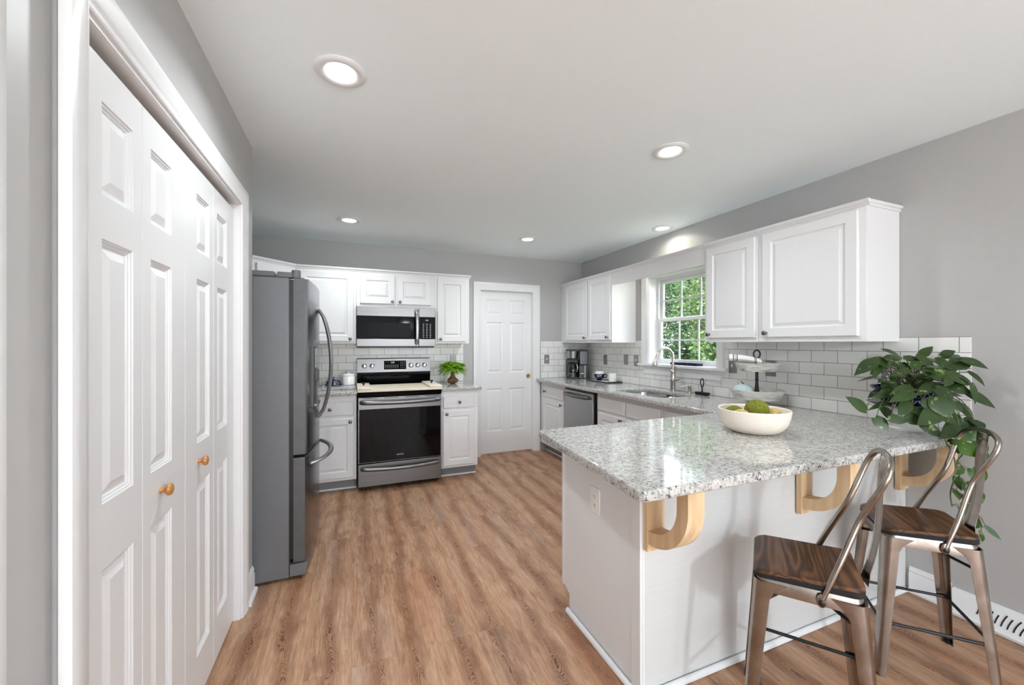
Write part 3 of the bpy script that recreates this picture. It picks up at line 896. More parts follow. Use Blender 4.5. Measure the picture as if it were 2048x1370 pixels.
# ------------------------------------------------------------------ worktops
def slab_curve(name, outlines, z0, z1, m, bev=0.006):
    cu = bpy.data.curves.new(name, 'CURVE'); cu.dimensions = '2D'; cu.fill_mode = 'BOTH'
    cu.extrude = (z1 - z0) / 2 - bev; cu.bevel_depth = bev; cu.bevel_resolution = 2; cu.offset = -bev
    for pts in outlines:
        sp = cu.splines.new('POLY'); sp.points.add(len(pts) - 1); sp.use_cyclic_u = True
        for q_, pt in zip(sp.points, pts): q_.co = (pt[0], pt[1], 0, 1)
    tmp = bpy.data.objects.new(name, cu); COL.objects.link(tmp)
    bpy.context.view_layer.update()
    me = bpy.data.meshes.new_from_object(tmp.evaluated_get(bpy.context.evaluated_depsgraph_get()))
    bpy.data.objects.remove(tmp, do_unlink=True)
    me.transform(Matrix.Translation((0, 0, (z0 + z1) / 2)))
    me.materials.clear(); me.materials.append(M[m])
    me.polygons.foreach_set('use_smooth', [True] * len(me.polygons)); me.set_sharp_from_angle(angle=R(40))
    me.name = name
    o = bpy.data.objects.new(name, me); COL.objects.link(o)
    return o
def rnd(pts, rad, n=6):
    """round the corners of a polygon; rad is one radius or a list"""
    out = []
    m = len(pts)
    for i, p_ in enumerate(pts):
        r_ = rad[i] if isinstance(rad, (list, tuple)) else rad
        P_ = Vector(p_)
        if r_ <= 0: out.append(tuple(P_)); continue
        a = (Vector(pts[i - 1]) - P_).normalized(); c = (Vector(pts[(i + 1) % m]) - P_).normalized()
        ang = a.angle(c); d = r_ / math.tan(ang / 2)
        s_, e_ = P_ + a * d, P_ + c * d
        ce = P_ + (a + c).normalized() * (r_ / math.sin(ang / 2))
        for k in range(n + 1):
            v_ = (s_ - ce).lerp(e_ - ce, k / n)
            v_ = v_.normalized() * r_ if v_.length > 1e-9 else v_
            out.append(tuple(ce + v_))
    return out
TY = YB - .0085
tag(slab_curve('worktop', [[(XL + .004, 3.93), (0.0475, 3.93), (0.0475, TY), (XL + .004, TY)]], ZB, ZT, 'granite'), 'speckled granite worktop left of the range, reaching behind the refrigerator', 'countertop', 'granite worktops')
tag(slab_curve('worktop', [rnd([(0.8265, 3.93), (1.250, 3.93), (1.250, TY), (0.8265, TY)], [0, .012, 0, 0])], ZB, ZT, 'granite'), 'short speckled granite worktop right of the range under the fern', 'countertop', 'granite worktops')
SX0, SX1, SY0, SY1 = 2.325, 2.700, 2.535, 3.175
hole = rnd([(SX0, SY0), (SX1, SY0), (SX1, SY1), (SX0, SY1)], .07, 8)
tag(slab_curve('worktop', [rnd([(0.795, 0.950), (XR - .0085, 0.950), (XR - .0085, TY), (2.180, TY), (2.180, 1.872), (0.882, 1.832)], [.028, .006, 0, .01, .012, .02]), hole], ZB, ZT, 'granite'),
    'long speckled granite worktop with sink cutout and breakfast bar', 'countertop', 'granite worktops')

# ------------------------------------------------------------------ sink, tap and soap pump
t = thing('sink', 'stainless undermount double bowl sink in the granite', 'sink', ((SX0 + SX1) / 2, (SY0 + SY1) / 2, ZB - .19))
T = Matrix.Translation((-(SX0 + SX1) / 2, -(SY0 + SY1) / 2, -(ZB - .19)))
ym = 2.820
for (y0, y1) in ((SY0 - .006, ym - .012), (ym + .012, SY1 + .006)):
    b = MB(T)
    rs = []
    for ins, z in ((0, ZB - .0008), (0.004, ZB - .02), (.010, ZB - .15), (.03, ZB - .178), (.06, ZB - .185)):
        rs.append([(x, y, z) for x, y in rnd([(SX0 - .006 + ins, y0 + ins), (SX1 + .006 - ins, y0 + ins), (SX1 + .006 - ins, y1 - ins), (SX0 - .006 + ins, y1 - ins)], .07, 6)])
    b.rings(rs, cap0=False)
    bb = b.build('basin', 'mirrorlip', t)
    MB(T).lathe([(.040, 0), (.036, .004), (.026, .002), (.001, .001)], ((SX0 + SX1) / 2, (y0 + y1) / 2, ZB - .185), 24).build('drain', 'chrome', bb)
MB(T).box(SX0, SX1, ym - .0105, ym + .0105, ZB - .06, ZB - .006, .005).build('divider', 'mirrorlip', t)

fx, fy = 2.782, 2.885
t = thing('faucet', 'brushed nickel gooseneck pull down tap behind the sink', 'tap', (fx, fy, ZT + .0005))
b = MB(); b.lathe([(.029, 0), (.029, .006), (.024, .010), (.024, .085), (.026, .092), (.026, .112), (.023, .120), (.022, .170), (.024, .176), (.024, .186), (.018, .196), (.015, .200)], n=28); b.build('tap_body', 'nickel', t)
arc = [(0, 0, .19), (0, 0, .30)]
for k in range(1, 15):
    a = math.pi * k / 14 * .90
    arc.append((-.098 + .098 * math.cos(a), -.012 * k / 14, .302 + .098 * math.sin(a)))
e1, e0 = Vector(arc[-1]), Vector(arc[-2]); dv = (e1 - e0).normalized()
b = MB(); b.tube(arc, .0125, 16); b.build('spout', 'nickel', t)
b = MB(); b.tube([e1 - dv * .005, e1 + dv * .012, e1 + dv * .016, e1 + dv * .055, e1 + dv * .092, e1 + dv * .100], [.0155, .0155, .0145, .019, .0245, .023], 20); b.build('spray_head', 'nickel', t)
b = MB(); b.tube([(0, -.020, .105), (0, -.042, .108), (-.004, -.062, .112), (-.012, -.098, .118), (-.014, -.108, .119)], [.017, .015, .010, .008, .004], 16); b.build('lever', 'nickel', t)

t = thing('soap_dispenser', 'small brushed nickel soap pump by the sink', 'soap dispenser', (2.795, 2.700, ZT + .0005))
b = MB(); b.lathe([(.020, 0), (.020, .006), (.013, .012), (.013, .040), (.016, .046), (.016, .066), (.012, .070)], n=20); b.build('pump_body', 'nickel', t)
b = MB(); b.tube([(0, 0, .060), (-.02, .014, .062), (-.052, .038, .058), (-.060, .044, .050)], [.006, .005, .0045, .004], 10); b.build('nozzle', 'nickel', t)

t = thing('spoon_rest', 'small black iron dish with tall looped handle right of the sink', 'dish', (2.792, 2.560, ZT + .0005))
for s_ in (-1, 1):
    b = MB(); b.lathe([(.001, 0), (.026, 0), (.034, .010), (.036, .022), (.033, .022), (.030, .010), (.024, .004), (.001, .003)], (0, s_ * .034, 0), 20, cap0=False, cap1=False)
    b.build('dish_bowl', 'blackiron', t)
b = MB(); b.tube([(0, 0, .012), (0, 0, .06), (0, .012, .085), (0, .018, .110), (0, .012, .132), (0, 0, .140), (0, -.012, .132), (0, -.018, .110), (0, -.012, .085), (0, 0, .062)], [.007, .006, .005, .005, .005, .005, .005, .005, .005, .005], 10); b.build('loop_handle', 'blackiron', t)

# ------------------------------------------------------------------ range
t = thing('range', 'freestanding stainless electric range with black glass oven door', 'oven', (0.437, 3.885, 0))
W = .382
MB().box(-W, W, .045, .68, .045, .905).build('body', 'darkgrey', t, smooth=False)
for x in (-.33, .33):
    for y in (.09, .62):
        MB().cyl((x, y, 0.0), (x, y, .046), .016, .012).build('foot', 'black', t)
b = MB(); b.box(-W, W, .0, .045, .752, .868, .004); b.box(-W, W, .0, .045, .262, .290, .003)
b.box(-W, -W + .012, .003, .045, .262, .80, .002); b.box(W - .012, W, .003, .045, .262, .80, .002)
od = b.build('oven_door', 'steel', t)
MB().box(-W + .010, W - .010, -.002, .03, .268, .753, .002).build('oven_window', 'ovenglass', od)
def bow(x0, x1, z, out, r, y=0.0, sag=0.0, n=16, flat=0.62):
    pts = [(x0, y - .004, z), (x0 + .004, y - out * .55, z)]
    for k in range(n + 1):
        f = k / n
        pts.append((x0 + .02 + (x1 - x0 - .04) * f, y - out * (.72 + .28 * math.sin(math.pi * f)), z - sag * math.sin(math.pi * f)))
    pts += [(x1 - .004, y - out * .55, z), (x1, y - .004, z)]
    b = MB(); b.tube(pts, [r * .8, r * .9] + [r] * (n + 1) + [r * .9, r * .8], 12, flat=flat, up=(0, 1, 0)); return b
bow(-.362, .362, .822, .056, .020, sag=.006).build('door_handle', 'steel', od)
text_mesh('logo', 'FRIGIDAIRE', .0125, 'text', od, Matrix.Translation((-.012, -.0024, .318)) @ FRONT)
b = MB()
for k in range(4): b.box(-.345 + k * .19, -.345 + k * .19 + .13, -.0015, .003, .8535, .8595)
b.build('vent_slot', 'black', od, smooth=False)
b = MB(); b.box(-W, W, .0, .045, .045, .256, .004); dr = b.build('storage_drawer', 'steel', t)
bow(-.355, .355, .212, .046, .017, sag=.010).build('drawer_handle', 'steel', dr)
b = MB(); b.box(-W, W, -.012, .6, .872, .914, .006); b.build('cooktop', 'blackglass', t)
b = MB(); b.box(-W, W, .602, .69, .872, 1.020, .004); b.build('rear_trim', 'blackglass', t)
b = MB(); b.prism([(.60, 1.0205), (.59, 1.040), (.606, 1.055), (.622, 1.196), (.635, 1.203), (.69, 1.203), (.69, 1.0205)], -W, W, 'x'); bgd = b.build('backguard', 'steel', t)
tilt = math.atan2(.016, .141)
def onback(x, z, dy=0.0): return Matrix.Translation((x, .606 + (z - 1.055) * .1135 - dy, z)) @ Matrix.Rotation(-tilt, 4, 'X')
for x in (-.310, -.232, .172, .246, .320):
    b = MB(); Mx = onback(x, 1.123) @ Matrix.Rotation(R(90), 4, 'X')
    b.lathe([(.026, 0), (.026, .006), (.022, .012), (.020, .028), (.016, .031), (.001, .031)], n=24, Mx=Mx)
    b.box(-.005, .005, -.021, .021, .028, .040, .002, Mx=Mx)
    b.build('control_knob', 'chrome', bgd)
b = MB(); b.box(-.112, .120, -.003, .004, -.048, .046, .002, Mx=onback(0, 1.130)); dp = b.build('display', 'blackglass', bgd)
text_mesh('clock', '4:09', .022, 'digits', dp, onback(-.022, 1.155, .004) @ FRONT)
b = MB()
for i in range(3):
    for k in range(7): b.box(-.1 + k * .021, -.088 + k * .021, -.0036, -.003, -.030 + i * .014 - .002, -.030 + i * .014 + .001, 0, Mx=onback(0, 1.130))
b.build('function_keys', 'text', dp, smooth=False)
b = MB()
for i in range(4):
    for k in range(3): b.box(.062 + k * .018, .069 + k * .018, -.0036, -.003, -.032 + i * .019, -.028 + i * .019, 0, Mx=onback(0, 1.130))
b.build('number_keys', 'text', dp, smooth=False)

# wooden cover over the cooktop
t = thing('stove_cover', 'cream wooden cover board lying over the cooktop', 'stove cover', (0.437, 3.87, .9145))
MB().box(-.388, .388, .012, .50, .006, .022, .003).build('board', 'boardwood', t)
for s_, x in (('l', -.388), ('r', .268)):
    b = MB(); b.box(x, x + .120, .004, .505, .0225, .042, .004); cl = b.build('cleat', 'boardwood', t)
    b = MB(); b.lathe([(.009, 0), (.007, .008), (.015, .018), (.016, .026), (.010, .030), (.001, .031)], (x + .06, .245, .042), 18); b.build('knob', 'black', cl)
MB().box(-.388, .388, .004, .0115, -.0, .022, .002).build('front_rail', 'boardwood', t)

# ------------------------------------------------------------------ microwave
t = thing('microwave', 'stainless over the range microwave with black glass door', 'microwave', (0.4325, 4.190, 1.332))
W = .3865; Hm = .398
MB().box(-W + .002, W - .002, .034, .398, .004, Hm, .002).build('case', 'darkgrey', t)
MB().box(-W + .006, W - .006, .03, .36, -.012, .0035, .003).build('underside', 'black', t)
b = MB(); b.box(-W, .214, 0, .033, .304, Hm, .003); b.box(-W, .214, 0, .033, .002, .078, .003); dm = b.build('microwave_door', 'steel', t)
b = MB(); b.box(-W, .214, .001, .033, .0785, .3035); wn = b.build('door_glass', 'blackglass', dm, smooth=False)
MB().box(-.315, .135, -.0002, .0008, .098, .240).build('window_mesh', plain('dark window mesh', S(20, 20, 21), 0.3, spec=0.06), wn, smooth=False)
MB().box(.2165, W, 0, .033, .304, Hm, .003).build('panel_trim', 'steel', t)
MB().box(.2165, W, 0, .033, .002, .078, .003).build('panel_trim', 'steel', t)
b = MB(); b.box(.2165, W, .001, .033, .0785, .3035); kp = b.build('keypad', 'blackglass', t, smooth=False)
for k in range(3):
    b = MB()
    for i in range(9): b.box(.262 + k * .036 - .007, .262 + k * .036 + .007, 0, .0012, .094 + i * .017, .0985 + i * .017)
    b.build('key_column', 'text', kp, smooth=False)
text_mesh('clock', '4:09', .018, 'digits', kp, Matrix.Translation((.298, .0008, .272)) @ FRONT)
pts = [(.192, -.002, .372), (.192, -.030, .364)] + [(.192, -.042 - .012 * math.sin(math.pi * k / 10), .352 - .306 * k / 10) for k in range(11)] + [(.192, -.030, .034), (.192, -.002, .026)]
b = MB(); b.tube(pts, .0165, 12, flat=.55, up=(0, 1, 0)); b.build('door_handle', 'steelv', dm)

# ------------------------------------------------------------------ refrigerator
FXX = -0.213
t = thing('refrigerator', 'stainless french door refrigerator with grey side and bottom freezer drawer', 'refrigerator', (FXX, 2.592, 0), R(90))
FW = .905
MB().box(0, FW, .118, .845, .018, 1.738, .004).build('cabinet_shell', 'fridgeside', t)
MB().box(.03, FW - .03, .70, .80, 0.0, .0175).build('wheel_base', 'black', t, smooth=False)
fy_ = lambda x: .030 * abs(2 * x / FW - 1) ** 2.0
def fdoor(x0, x1, z0, z1, name):
    out = []
    n = 14
    for k in range(n + 1):
        x = x0 + (x1 - x0) * k / n
        y = fy_(x)
        if x < .02: y += .010 * (1 - x / .02) ** 2
        if x > FW - .02: y += .010 * (1 - (FW - x) / .02) ** 2
        out.append((x, y))
    out += [(x1, .097), (x0, .097)]
    b = MB()
    e = .004
    cx = (x0 + x1) / 2
    sh = lambda p_, d: (p_[0] + (d if p_[0] < cx else -d) * (1 if abs(p_[0] - cx) > (x1 - x0) * .45 else 0), min(p_[1] + d, .097))
    b.rings([[(*sh(q_, e), z0) for q_ in out], [(*q_, z0 + e) for q_ in out], [(*q_, z1 - e) for q_ in out], [(*sh(q_, e), z1) for q_ in out]])
    o = b.build(name, 'fridgefront', t, ang=30)
    o.data.materials.append(M['fridgeedge'])
    for p_ in o.data.polygons:
        if abs(p_.normal.x) > .75 or abs(p_.normal.z) > .75: p_.material_index = 1
    return o
dl = fdoor(.002, FW / 2 - .003, .716, 1.742, 'fridge_door')
dr = fdoor(FW / 2 + .003, FW - .002, .716, 1.742, 'fridge_door')
fz = fdoor(.002, FW - .002, .098, .700, 'freezer_drawer')
b = MB(); b.box(.006, FW - .006, .0975, .1175, .12, 1.73); b.build('door_gasket', 'black', t, smooth=False)
b = MB(); b.prism([(.036, .022), (.024, .090), (.115, .090), (.115, .022)], .004, FW - .004, 'x'); b.build('base_grille', 'hinge', t)
for x in (.03, FW - .03):
    b = MB(); b.lathe([(.024, 0), (.024, .040), (.021, .044), (.001, .044)], (x, .086, 1.7425), 20); b.box(x - .02, x + .03, .102, .18, 1.7395, 1.772, .004); b.box(x - .026, x + .12, .19, .44, 1.7395, 1.772, .008)
    b.build('hinge_cover', 'hinge', t)
b = MB(); b.box(.02, .2, .56, .70, 1.7385, 1.752, .006); b.build('rear_cover', 'hinge', t)
def vhandle(x, par):
    pts = []
    y0 = fy_(x)
    for k in range(19):
        f = k / 18
        pts.append((x, y0 - .008 - .074 * math.sin(math.pi * f) ** .62, .868 + .720 * f))
    pts = [(x, y0 + .004, .872)] + pts + [(x, y0 + .004, 1.584)]
    b = MB(); b.tube(pts, [.016] + [.0175] * 19 + [.016], 12, flat=.62, up=(0, 1, 0)); return b.build('door_handle', 'steelv', par)
vhandle(FW / 2 - .050, dl); vhandle(FW / 2 + .050, dr)
pts = [(.115, fy_(.115) + .004, .630)]
for k in range(19):
    f = k / 18
    x = .115 + (FW - .23) * f
    pts.append((x, min(fy_(x), .03) - .010 - .070 * math.sin(math.pi * f) ** .62 + .03 * (abs(2 * f - 1) ** 3), .628))
pts.append((FW - .115, fy_(.115) + .004, .630))
b = MB(); b.tube(pts, [.016] + [.0175] * 19 + [.016], 12, flat=.62, up=(0, 1, 0)); b.build('drawer_handle', 'steelv', fz)
b = MB(); b.box(.130, .350, .000, .05, .965, 1.345, .006); dd = b.build('dispenser', 'darkgrey', dl)
MB().box(.138, .342, -.003, .010, 1.205, 1.338, .003).build('touch_panel', 'blackglass', dd)
b = MB(); b.box(.146, .334, -.0015, .012, 1.005, 1.200, .003); b.build('alcove', 'black', dd)
b = MB(); b.box(.140, .340, -.022, .012, .972, .990, .005); b.build('drip_tray', 'steel', dd)
b = MB(); b.box(.205, .275, -.018, .006, 1.120, 1.200, .006); b.build('lever', 'darkgrey', dd)

# ------------------------------------------------------------------ dishwasher
t = thing('dishwasher', 'grey stainless dishwasher under the right hand worktop', 'dishwasher', (2.226, 3.957, 0), R(-90))
b = MB(); b.box(.012, .585, 0, .030, .118, .856, .005); dw = b.build('dishwasher_door', 'dwsteel', t)
MB().box(.006, .622, .032, .56, .105, .872).build('tub', 'black', t, smooth=False)
MB().box(.03, .60, .009, .05, .858, .8755, .002).build('control_strip', 'black', t)
for x in (.13, .47): MB().box(x, x + .02, .005, .012, .868, .876, .001).build('mounting_clip', 'steel', t)
bow(.045, .515, .808, .048, .017, sag=.004).build('door_handle', 'steel', dw)
MB().box(.006, .62, .066, .5, 0.001, .1045).build('toe_kick', 'black', t, smooth=False)

# ------------------------------------------------------------------ recessed ceiling lamps
def lamp(label, x, y, dim=1.0, col=(0.90, 0.965, 1.0)):
    t = thing('recessed_light', label, 'ceiling light', (x, y, C), 0, 'recessed ceiling lights')
    b = MB(); b.lathe([(.096, -.0005), (.097, -.004), (.090, -.009), (.074, -.011), (.062, -.008), (.056, -.003), (.056, -.0008)], n=40, cap0=False, cap1=False); b.build('trim_ring', 'trim', t)
    b = MB(); b.lathe([(.0555, -.0035), (.03, -.0045), (.001, -.005)], n=32, cap0=False); b.build('lamp_lens', 'lens', t)
    l = bpy.data.lights.new('lamp_light', 'AREA'); l.shape = 'DISK'; l.size = .10; l.energy = LAMP_W * dim; l.spread = R(150); l.color = col
    lo = bpy.data.objects.new('lamp_light', l); COL.objects.link(lo); lo.parent = t; lo.location = (0, 0, -.013)
    return t
for lab, x, y in (
    ('large round ceiling light at the top left, above the closet side', -0.040, 1.720),
    ('round ceiling light in front of the widest wall cabinet, above the bar', 1.655, 1.735),
    ('round ceiling light above the range side of the floor', -0.018, 3.752),
    ('round ceiling light above the floor before the back door', 1.683, 3.748),
    ('round ceiling light close to the wall above the window valance', 2.690, 2.921)):
    if 'valance' in lab: lamp(lab, x, y, 0.30, (1.0, 0.95, 0.80))      # the sink lamp burns weaker and warmer
    else: lamp(lab, x, y)

# hanging lantern of the dining area behind the camera (mirrored in the microwave door)
t = thing('lantern_chandelier', 'black glass lantern with three candle bulbs hanging in the dining area', 'chandelier', (1.25, -1.75, 1.55))
b = MB()
for sx_ in (-1, 1):
    for sy_ in (-1, 1):
        b.tube([(sx_ * .15, sy_ * .15, 0), (sx_ * .17, sy_ * .17, .42), (0, 0, .56)], .007, 6)
for z, h in ((0, .15), (.42, .17)):
    b.tube([(-h, -h, z), (h, -h, z), (h, h, z), (-h, h, z)], .007, 6, closed=True)
b.build('lantern_frame', 'blackiron', t)
MB().cyl((0, 0, .56), (0, 0, .885), .006).build('stem', 'blackiron', t)
MB().lathe([(.001, .89), (.06, .885), (.06, .872), (.02, .86), (.001, .86)]).build('ceiling_cup', 'blackiron', t)
for k in range(3):
    a = R(20 + 120 * k)
    x, y = .06 * math.cos(a), .06 * math.sin(a)
    MB().cyl((x, y, .10), (x, y, .20), .011).build('candle', 'white', t)
    MB().lathe([(.008, .20), (.017, .225), (.015, .25), (.004, .285), (.001, .29)], (x, y, 0), 14).build('bulb', 'bulb', t)
MB().tube([(.06, 0, .1), (0, 0, .09), (0, 0, .56)], .006, 6).build('arm', 'blackiron', t)
l = bpy.data.lights.new('lantern_light', 'POINT'); l.energy = LANTERN_W; l.shadow_soft_size = .10; l.color = (0.83, 0.935, 1.0)
lo = bpy.data.objects.new('lantern_light', l); COL.objects.link(lo); lo.parent = t; lo.location = (0, 0, .24)

# ------------------------------------------------------------------ switches and outlets
def plate_x(label, y, z, kind, w=.072, h=.116):
    """cover plate on the right wall, facing -X"""
    t = thing('cover_plate', label, 'wall plate', (XR - .0085, y, z), R(-90), 'pewter wall plates')
    return plate(t, kind, w, h)
def plate(t, kind, w=.072, h=.116, m='plate', m2='white'):
    b = MB(); b.box(-w / 2, w / 2, -.006, 0, -h / 2, h / 2, .003); b.build('plate', m, t)
    if kind == 'switch':
        b = MB(); b.box(-.005, .005, -.009, -.0055, -.012, .012, .001); b.box(-.004, .004, -.018, -.008, 0, .009, .001); b.build('toggle', m2, t)
    elif kind == 'outlet':
        for s_ in (-1, 1):
            b = MB(); b.lathe([(.0165, 0), (.0165, .002), (.001, .002)], n=20, Mx=Matrix.Translation((0, -.0055, s_ * .0195)) @ Matrix.Rotation(R(90), 4, 'X'))
            f = b.build('receptacle', m2, t)
            g = MB()
            for x in (-.006, .006): g.box(x - .001, x + .001, -.0079, -.0073, s_ * .0195 - .002, s_ * .0195 + .006)
            g.lathe([(.0025, 0), (.0025, .0005)], n=10, Mx=Matrix.Translation((0, -.0074, s_ * .0195 - .008)) @ Matrix.Rotation(R(90), 4, 'X'))
            g.build('slots', 'black', f, smooth=False)
    return t
plate_x('blank looking grey plate on the tiles, nearest the coffee maker', 4.045, 1.167, None)
plate_x('grey plate on the tiles, in the middle of the three left of the window', 3.657, 1.184, None)
plate_x('grey switch plate on the tiles right beside the window casing', 3.484, 1.182, 'switch')
plate_x('grey switch plate right of the window behind the striped towel', 2.312, 1.182, 'switch')
plate_x('grey plate partly hidden behind the upper tray of the stand', 1.998, 1.180, None, .08)
plate_x('grey plate hidden behind the trailing pothos leaves', 1.300, 1.185, 'outlet', .08)
plate(thing('cover_plate', 'grey switch plate on the tiles right of the back door', 'wall plate', (2.332, YB - .0085, 1.163), 0, 'pewter wall plates'), 'switch')
plate(thing('cover_plate', 'grey plate on the tiles half hidden behind the fern', 'wall plate', (1.105, YB - .0085, 1.170), 0, 'pewter wall plates'), None)
plate(thing('cover_plate', 'white double outlet on the end panel of the peninsula', 'wall plate', (PX - .0005, 1.535, .648), R(-90)), 'outlet', m='white')

# ------------------------------------------------------------------ floor register in the baseboard
t = thing('floor_register', 'white baseboard register with fan shaped louvres by the far stool', 'vent', (XR - .001, 1.046, 0), R(-90))
b = MB(); L = .575
b.rings([[(x, -y, z) for y, z in ((0, .001), (.060, .001), (.062, .014), (.050, .020), (.022, .100), (.016, .112), (0, .118))] for x in (0, L)]); b.build('register_frame', 'trim', t, ang=20)
nv = Vector((0, -.080, .028)).normalized()
def onreg(x, f, out=.0015):
    y = .050 + (.022 - .050) * f; z = .020 + .080 * f
    return (x, -y - out * .94, z + out * .34)
b = MB()
for k in range(14):
    pts = []
    rr = .012 + .0195 * k
    for q_ in range(15):
        a = R(6 + 84 * q_ / 14)
        u = .36 - rr * math.cos(a); f = rr * math.sin(a) / .085
        if 0.10 < f < .92 and .03 < u < L - .03: pts.append(onreg(u, f, .0003))
    if len(pts) > 1: b.tube(pts, .0026, 6)
for k in range(8):
    f = .14 + .10 * k
    b.tube([onreg(.372 + .02 * k * .3, f, .0003), onreg(L - .035, f, .0003)], .0026, 6)
b.build('louvre', 'gap', t)

# ------------------------------------------------------------------ bar stools
def hoop_pts():
    h = [(.166, .555), (.146, .67), (.108, .80), (.110, .86), (.128, .925), (.132, .975), (.112, 1.008), (.06, 1.026), (0, 1.030)]
    P_ = lambda x, z: Vector((x, -.04 - .405 * (z - .56), .56 + (z - .56) * .945))
    ctl = [P_(x, z) for x, z in h] + [P_(-x, z) for x, z in reversed(h[:-1])]
    out = []
    for i in range(len(ctl) - 1):           # smooth through the control points
        p0, p1, p2, p3 = ctl[max(i - 1, 0)], ctl[i], ctl[i + 1], ctl[min(i + 2, len(ctl) - 1)]
        for k in range(6):
            s_ = k / 6
            out.append(0.5 * ((2 * p1) + (p2 - p0) * s_ + (2 * p0 - 5 * p1 + 4 * p2 - p3) * s_ ** 2 + (3 * p1 - p0 - 3 * p2 + p3) * s_ ** 3))
    return out + [ctl[-1]]
def stool(label, loc, rz):
    t = thing('bar_stool', label, 'bar stool', loc, rz, 'metal bar stools with wooden seats')
    t.scale = (.92, .92, 1)
    Z0 = .578
    ol = rnd([(-.158, -.158), (.158, -.158), (.165, .165), (-.165, .165)], .038, 6)
    b = MB()
    rs = []
    drop = lambda y, z: z - .014 * max(0, (y - .05) / .115) ** 2 + .008 * max(0, (-y - .03) / .13)
    for sc_, z in ((.985, Z0), (1.0, Z0 + .003), (1.0, Z0 + .016)): rs.append([(x * sc_, y * sc_, drop(y, z) if z > Z0 + .01 else z - (.012 * max(0, (y - .05) / .115) ** 2)) for x, y in ol])
    b.rings(rs); b.build('seat_rim', 'rubber', t)
    b = MB(); rs = []
    for sc_, z in ((1.0, Z0 + .0163), (1.0, Z0 + .0235), (.985, Z0 + .0262), (.9, Z0 + .0262), (.7, Z0 + .025), (.45, Z0 + .0235), (.2, Z0 + .023)):
        rs.append([(x * sc_, y * sc_, drop(y * sc_, z)) for x, y in ol])
    b.rings(rs); b.build('seat', 'seatwood', t)
    # sheet metal apron
    b = MB(); rs = []
    for k, z in ((.940, Z0 - .0005), (.955, Z0 - .0012), (.985, Z0 - .016), (.994, Z0 - .048), (.972, Z0 - .048), (.940, Z0 - .016)):
        rs.append([(x * k, y * k, z - (.012 * max(0, (y - .05) / .115) ** 2 if z > Z0 - .03 else 0)) for x, y in ol])
    b.rings(rs, cap0=False, cap1=False, closed=True); b.box(-.13, .13, -.13, .13, Z0 - .016, Z0 - .013); b.build('apron', 'stoolmetal', t)
    # four pressed sheet legs: rounded angle section, tapering
    for sx_ in (-1, 1):
        for sy_ in (-1, 1):
            b = MB(); rs = []
            for f in (0, .05, .10, .2, .4, .7, .95, 1.0):
                z = Z0 - .016 - (Z0 - .016) * f
                cx_, cy_ = (.163 + .040 * f), (.163 + .042 * f)
                wd = .056 * (1 - f) + .034 * f + .045 * max(0, 1 - f / .1) ** 2
                rc = .030 * (1 - f) + .016 * f
                tk = .003
                po = [(-wd, -.0015), (-wd * .8, 0)] + [(-rc + rc * math.sin(R(15 * k)), -rc + rc * math.cos(R(15 * k))) for k in range(7)] + [(0, -wd * .8), (-.0015, -wd)]
                pi = [(p_[0] - (tk if i > 1 else 0) , p_[1] - (tk if i < len(po) - 2 else 0)) for i, p_ in enumerate(po)]
                rs.append([(sx_ * (cx_ + a), sy_ * (cy_ + c_), z) for a, c_ in po + pi[::-1]])
            b.rings(rs); lg = b.build('leg', 'stoolmetal', t, ang=50)
    # raised rib down the outside corner, and the foot pad
            f0 = MB(); f0.box(sx_ * .200 - .02 * (sx_ > 0), sx_ * .200 + .02 * (sx_ < 0), sy_ * .203 - .02 * (sy_ > 0), sy_ * .203 + .02 * (sy_ < 0), 0.0, .014, .004); f0.build('foot_pad', 'rubber', lg)
    def at(sx_, sy_, z):
        f = 1 - z / (Z0 - .016)
        return (sx_ * (.163 + .040 * f - .010), sy_ * (.163 + .042 * f - .010), z)
    for a, c_ in (((-1, 1), (1, 1)), ((-1, -1), (1, -1)), ((-1, -1), (-1, 1)), ((1, -1), (1, 1))):
        z = .215
        b = MB(); b.tube([at(*a, z), at(*c_, z)], .0065, 8); b.build('stretcher', 'blackiron', t)
    for a, c_ in (((-1, -1), (1, 1)), ((-1, 1), (1, -1))):
        b = MB(); b.tube([at(*a, .475), (0, 0, .515 + (.012 if a[1] > 0 else 0)), at(*c_, .475)], .006, 8); b.build('brace', 'blackiron', t)
    hp = hoop_pts()
    b = MB(); b.tube(hp, [.010 if (i > 2 and i < len(hp) - 3) else .0085 for i in range(len(hp))], 12); bk = b.build('back_hoop', 'stoolmetal', t)
    for s_ in (-1, 1):
        b = MB(); b.ball((s_ * .166, -.036, .550), .006, .015, .022, 14, 10); b.build('hoop_end', 'stoolmetal', bk)
        b = MB(); b.lathe([(.010, 0), (.010, .003), (.007, .005), (.001, .006)], n=14, Mx=Matrix.Translation((s_ * .170, -.036, .546)) @ Matrix.Rotation(R(90) * s_, 4, 'Y')); b.build('bolt', 'black', bk)
    # pressed splat
    rows = []
    for k in range(13):
        f = k / 12
        z = Z0 + .006 + (.994 - Z0 - .006) * f
        yb = -.160 - (.226 - .160) * f - .035 * math.sin(math.pi * f) * (1 - f) - (.012 * (1 - f) ** 6)
        hw = .034 + .010 * (abs(f - .5) * 2) ** 2 + (.014 if k == 0 else 0)
        rows.append([(x * hw, yb + (.004 if abs(x) < .3 else 0) - (.004 if abs(x) > .9 else 0), z) for x in (-1, -.92, -.55, -.25, 0, .25, .55, .92, 1)])
    b = MB(); b.grid(rows); sp = b.build('splat', 'stoolmetal', t)
    md = sp.modifiers.new('thickness', 'SOLIDIFY'); md.thickness = .002
    return t
stool('nearest metal bar stool with dark wooden seat, standing out from the bar', (1.477, 0.915, 0), R(36))
stool('metal bar stool with dark wooden seat closer to the grey wall', (2.262, 0.946, 0), R(43))
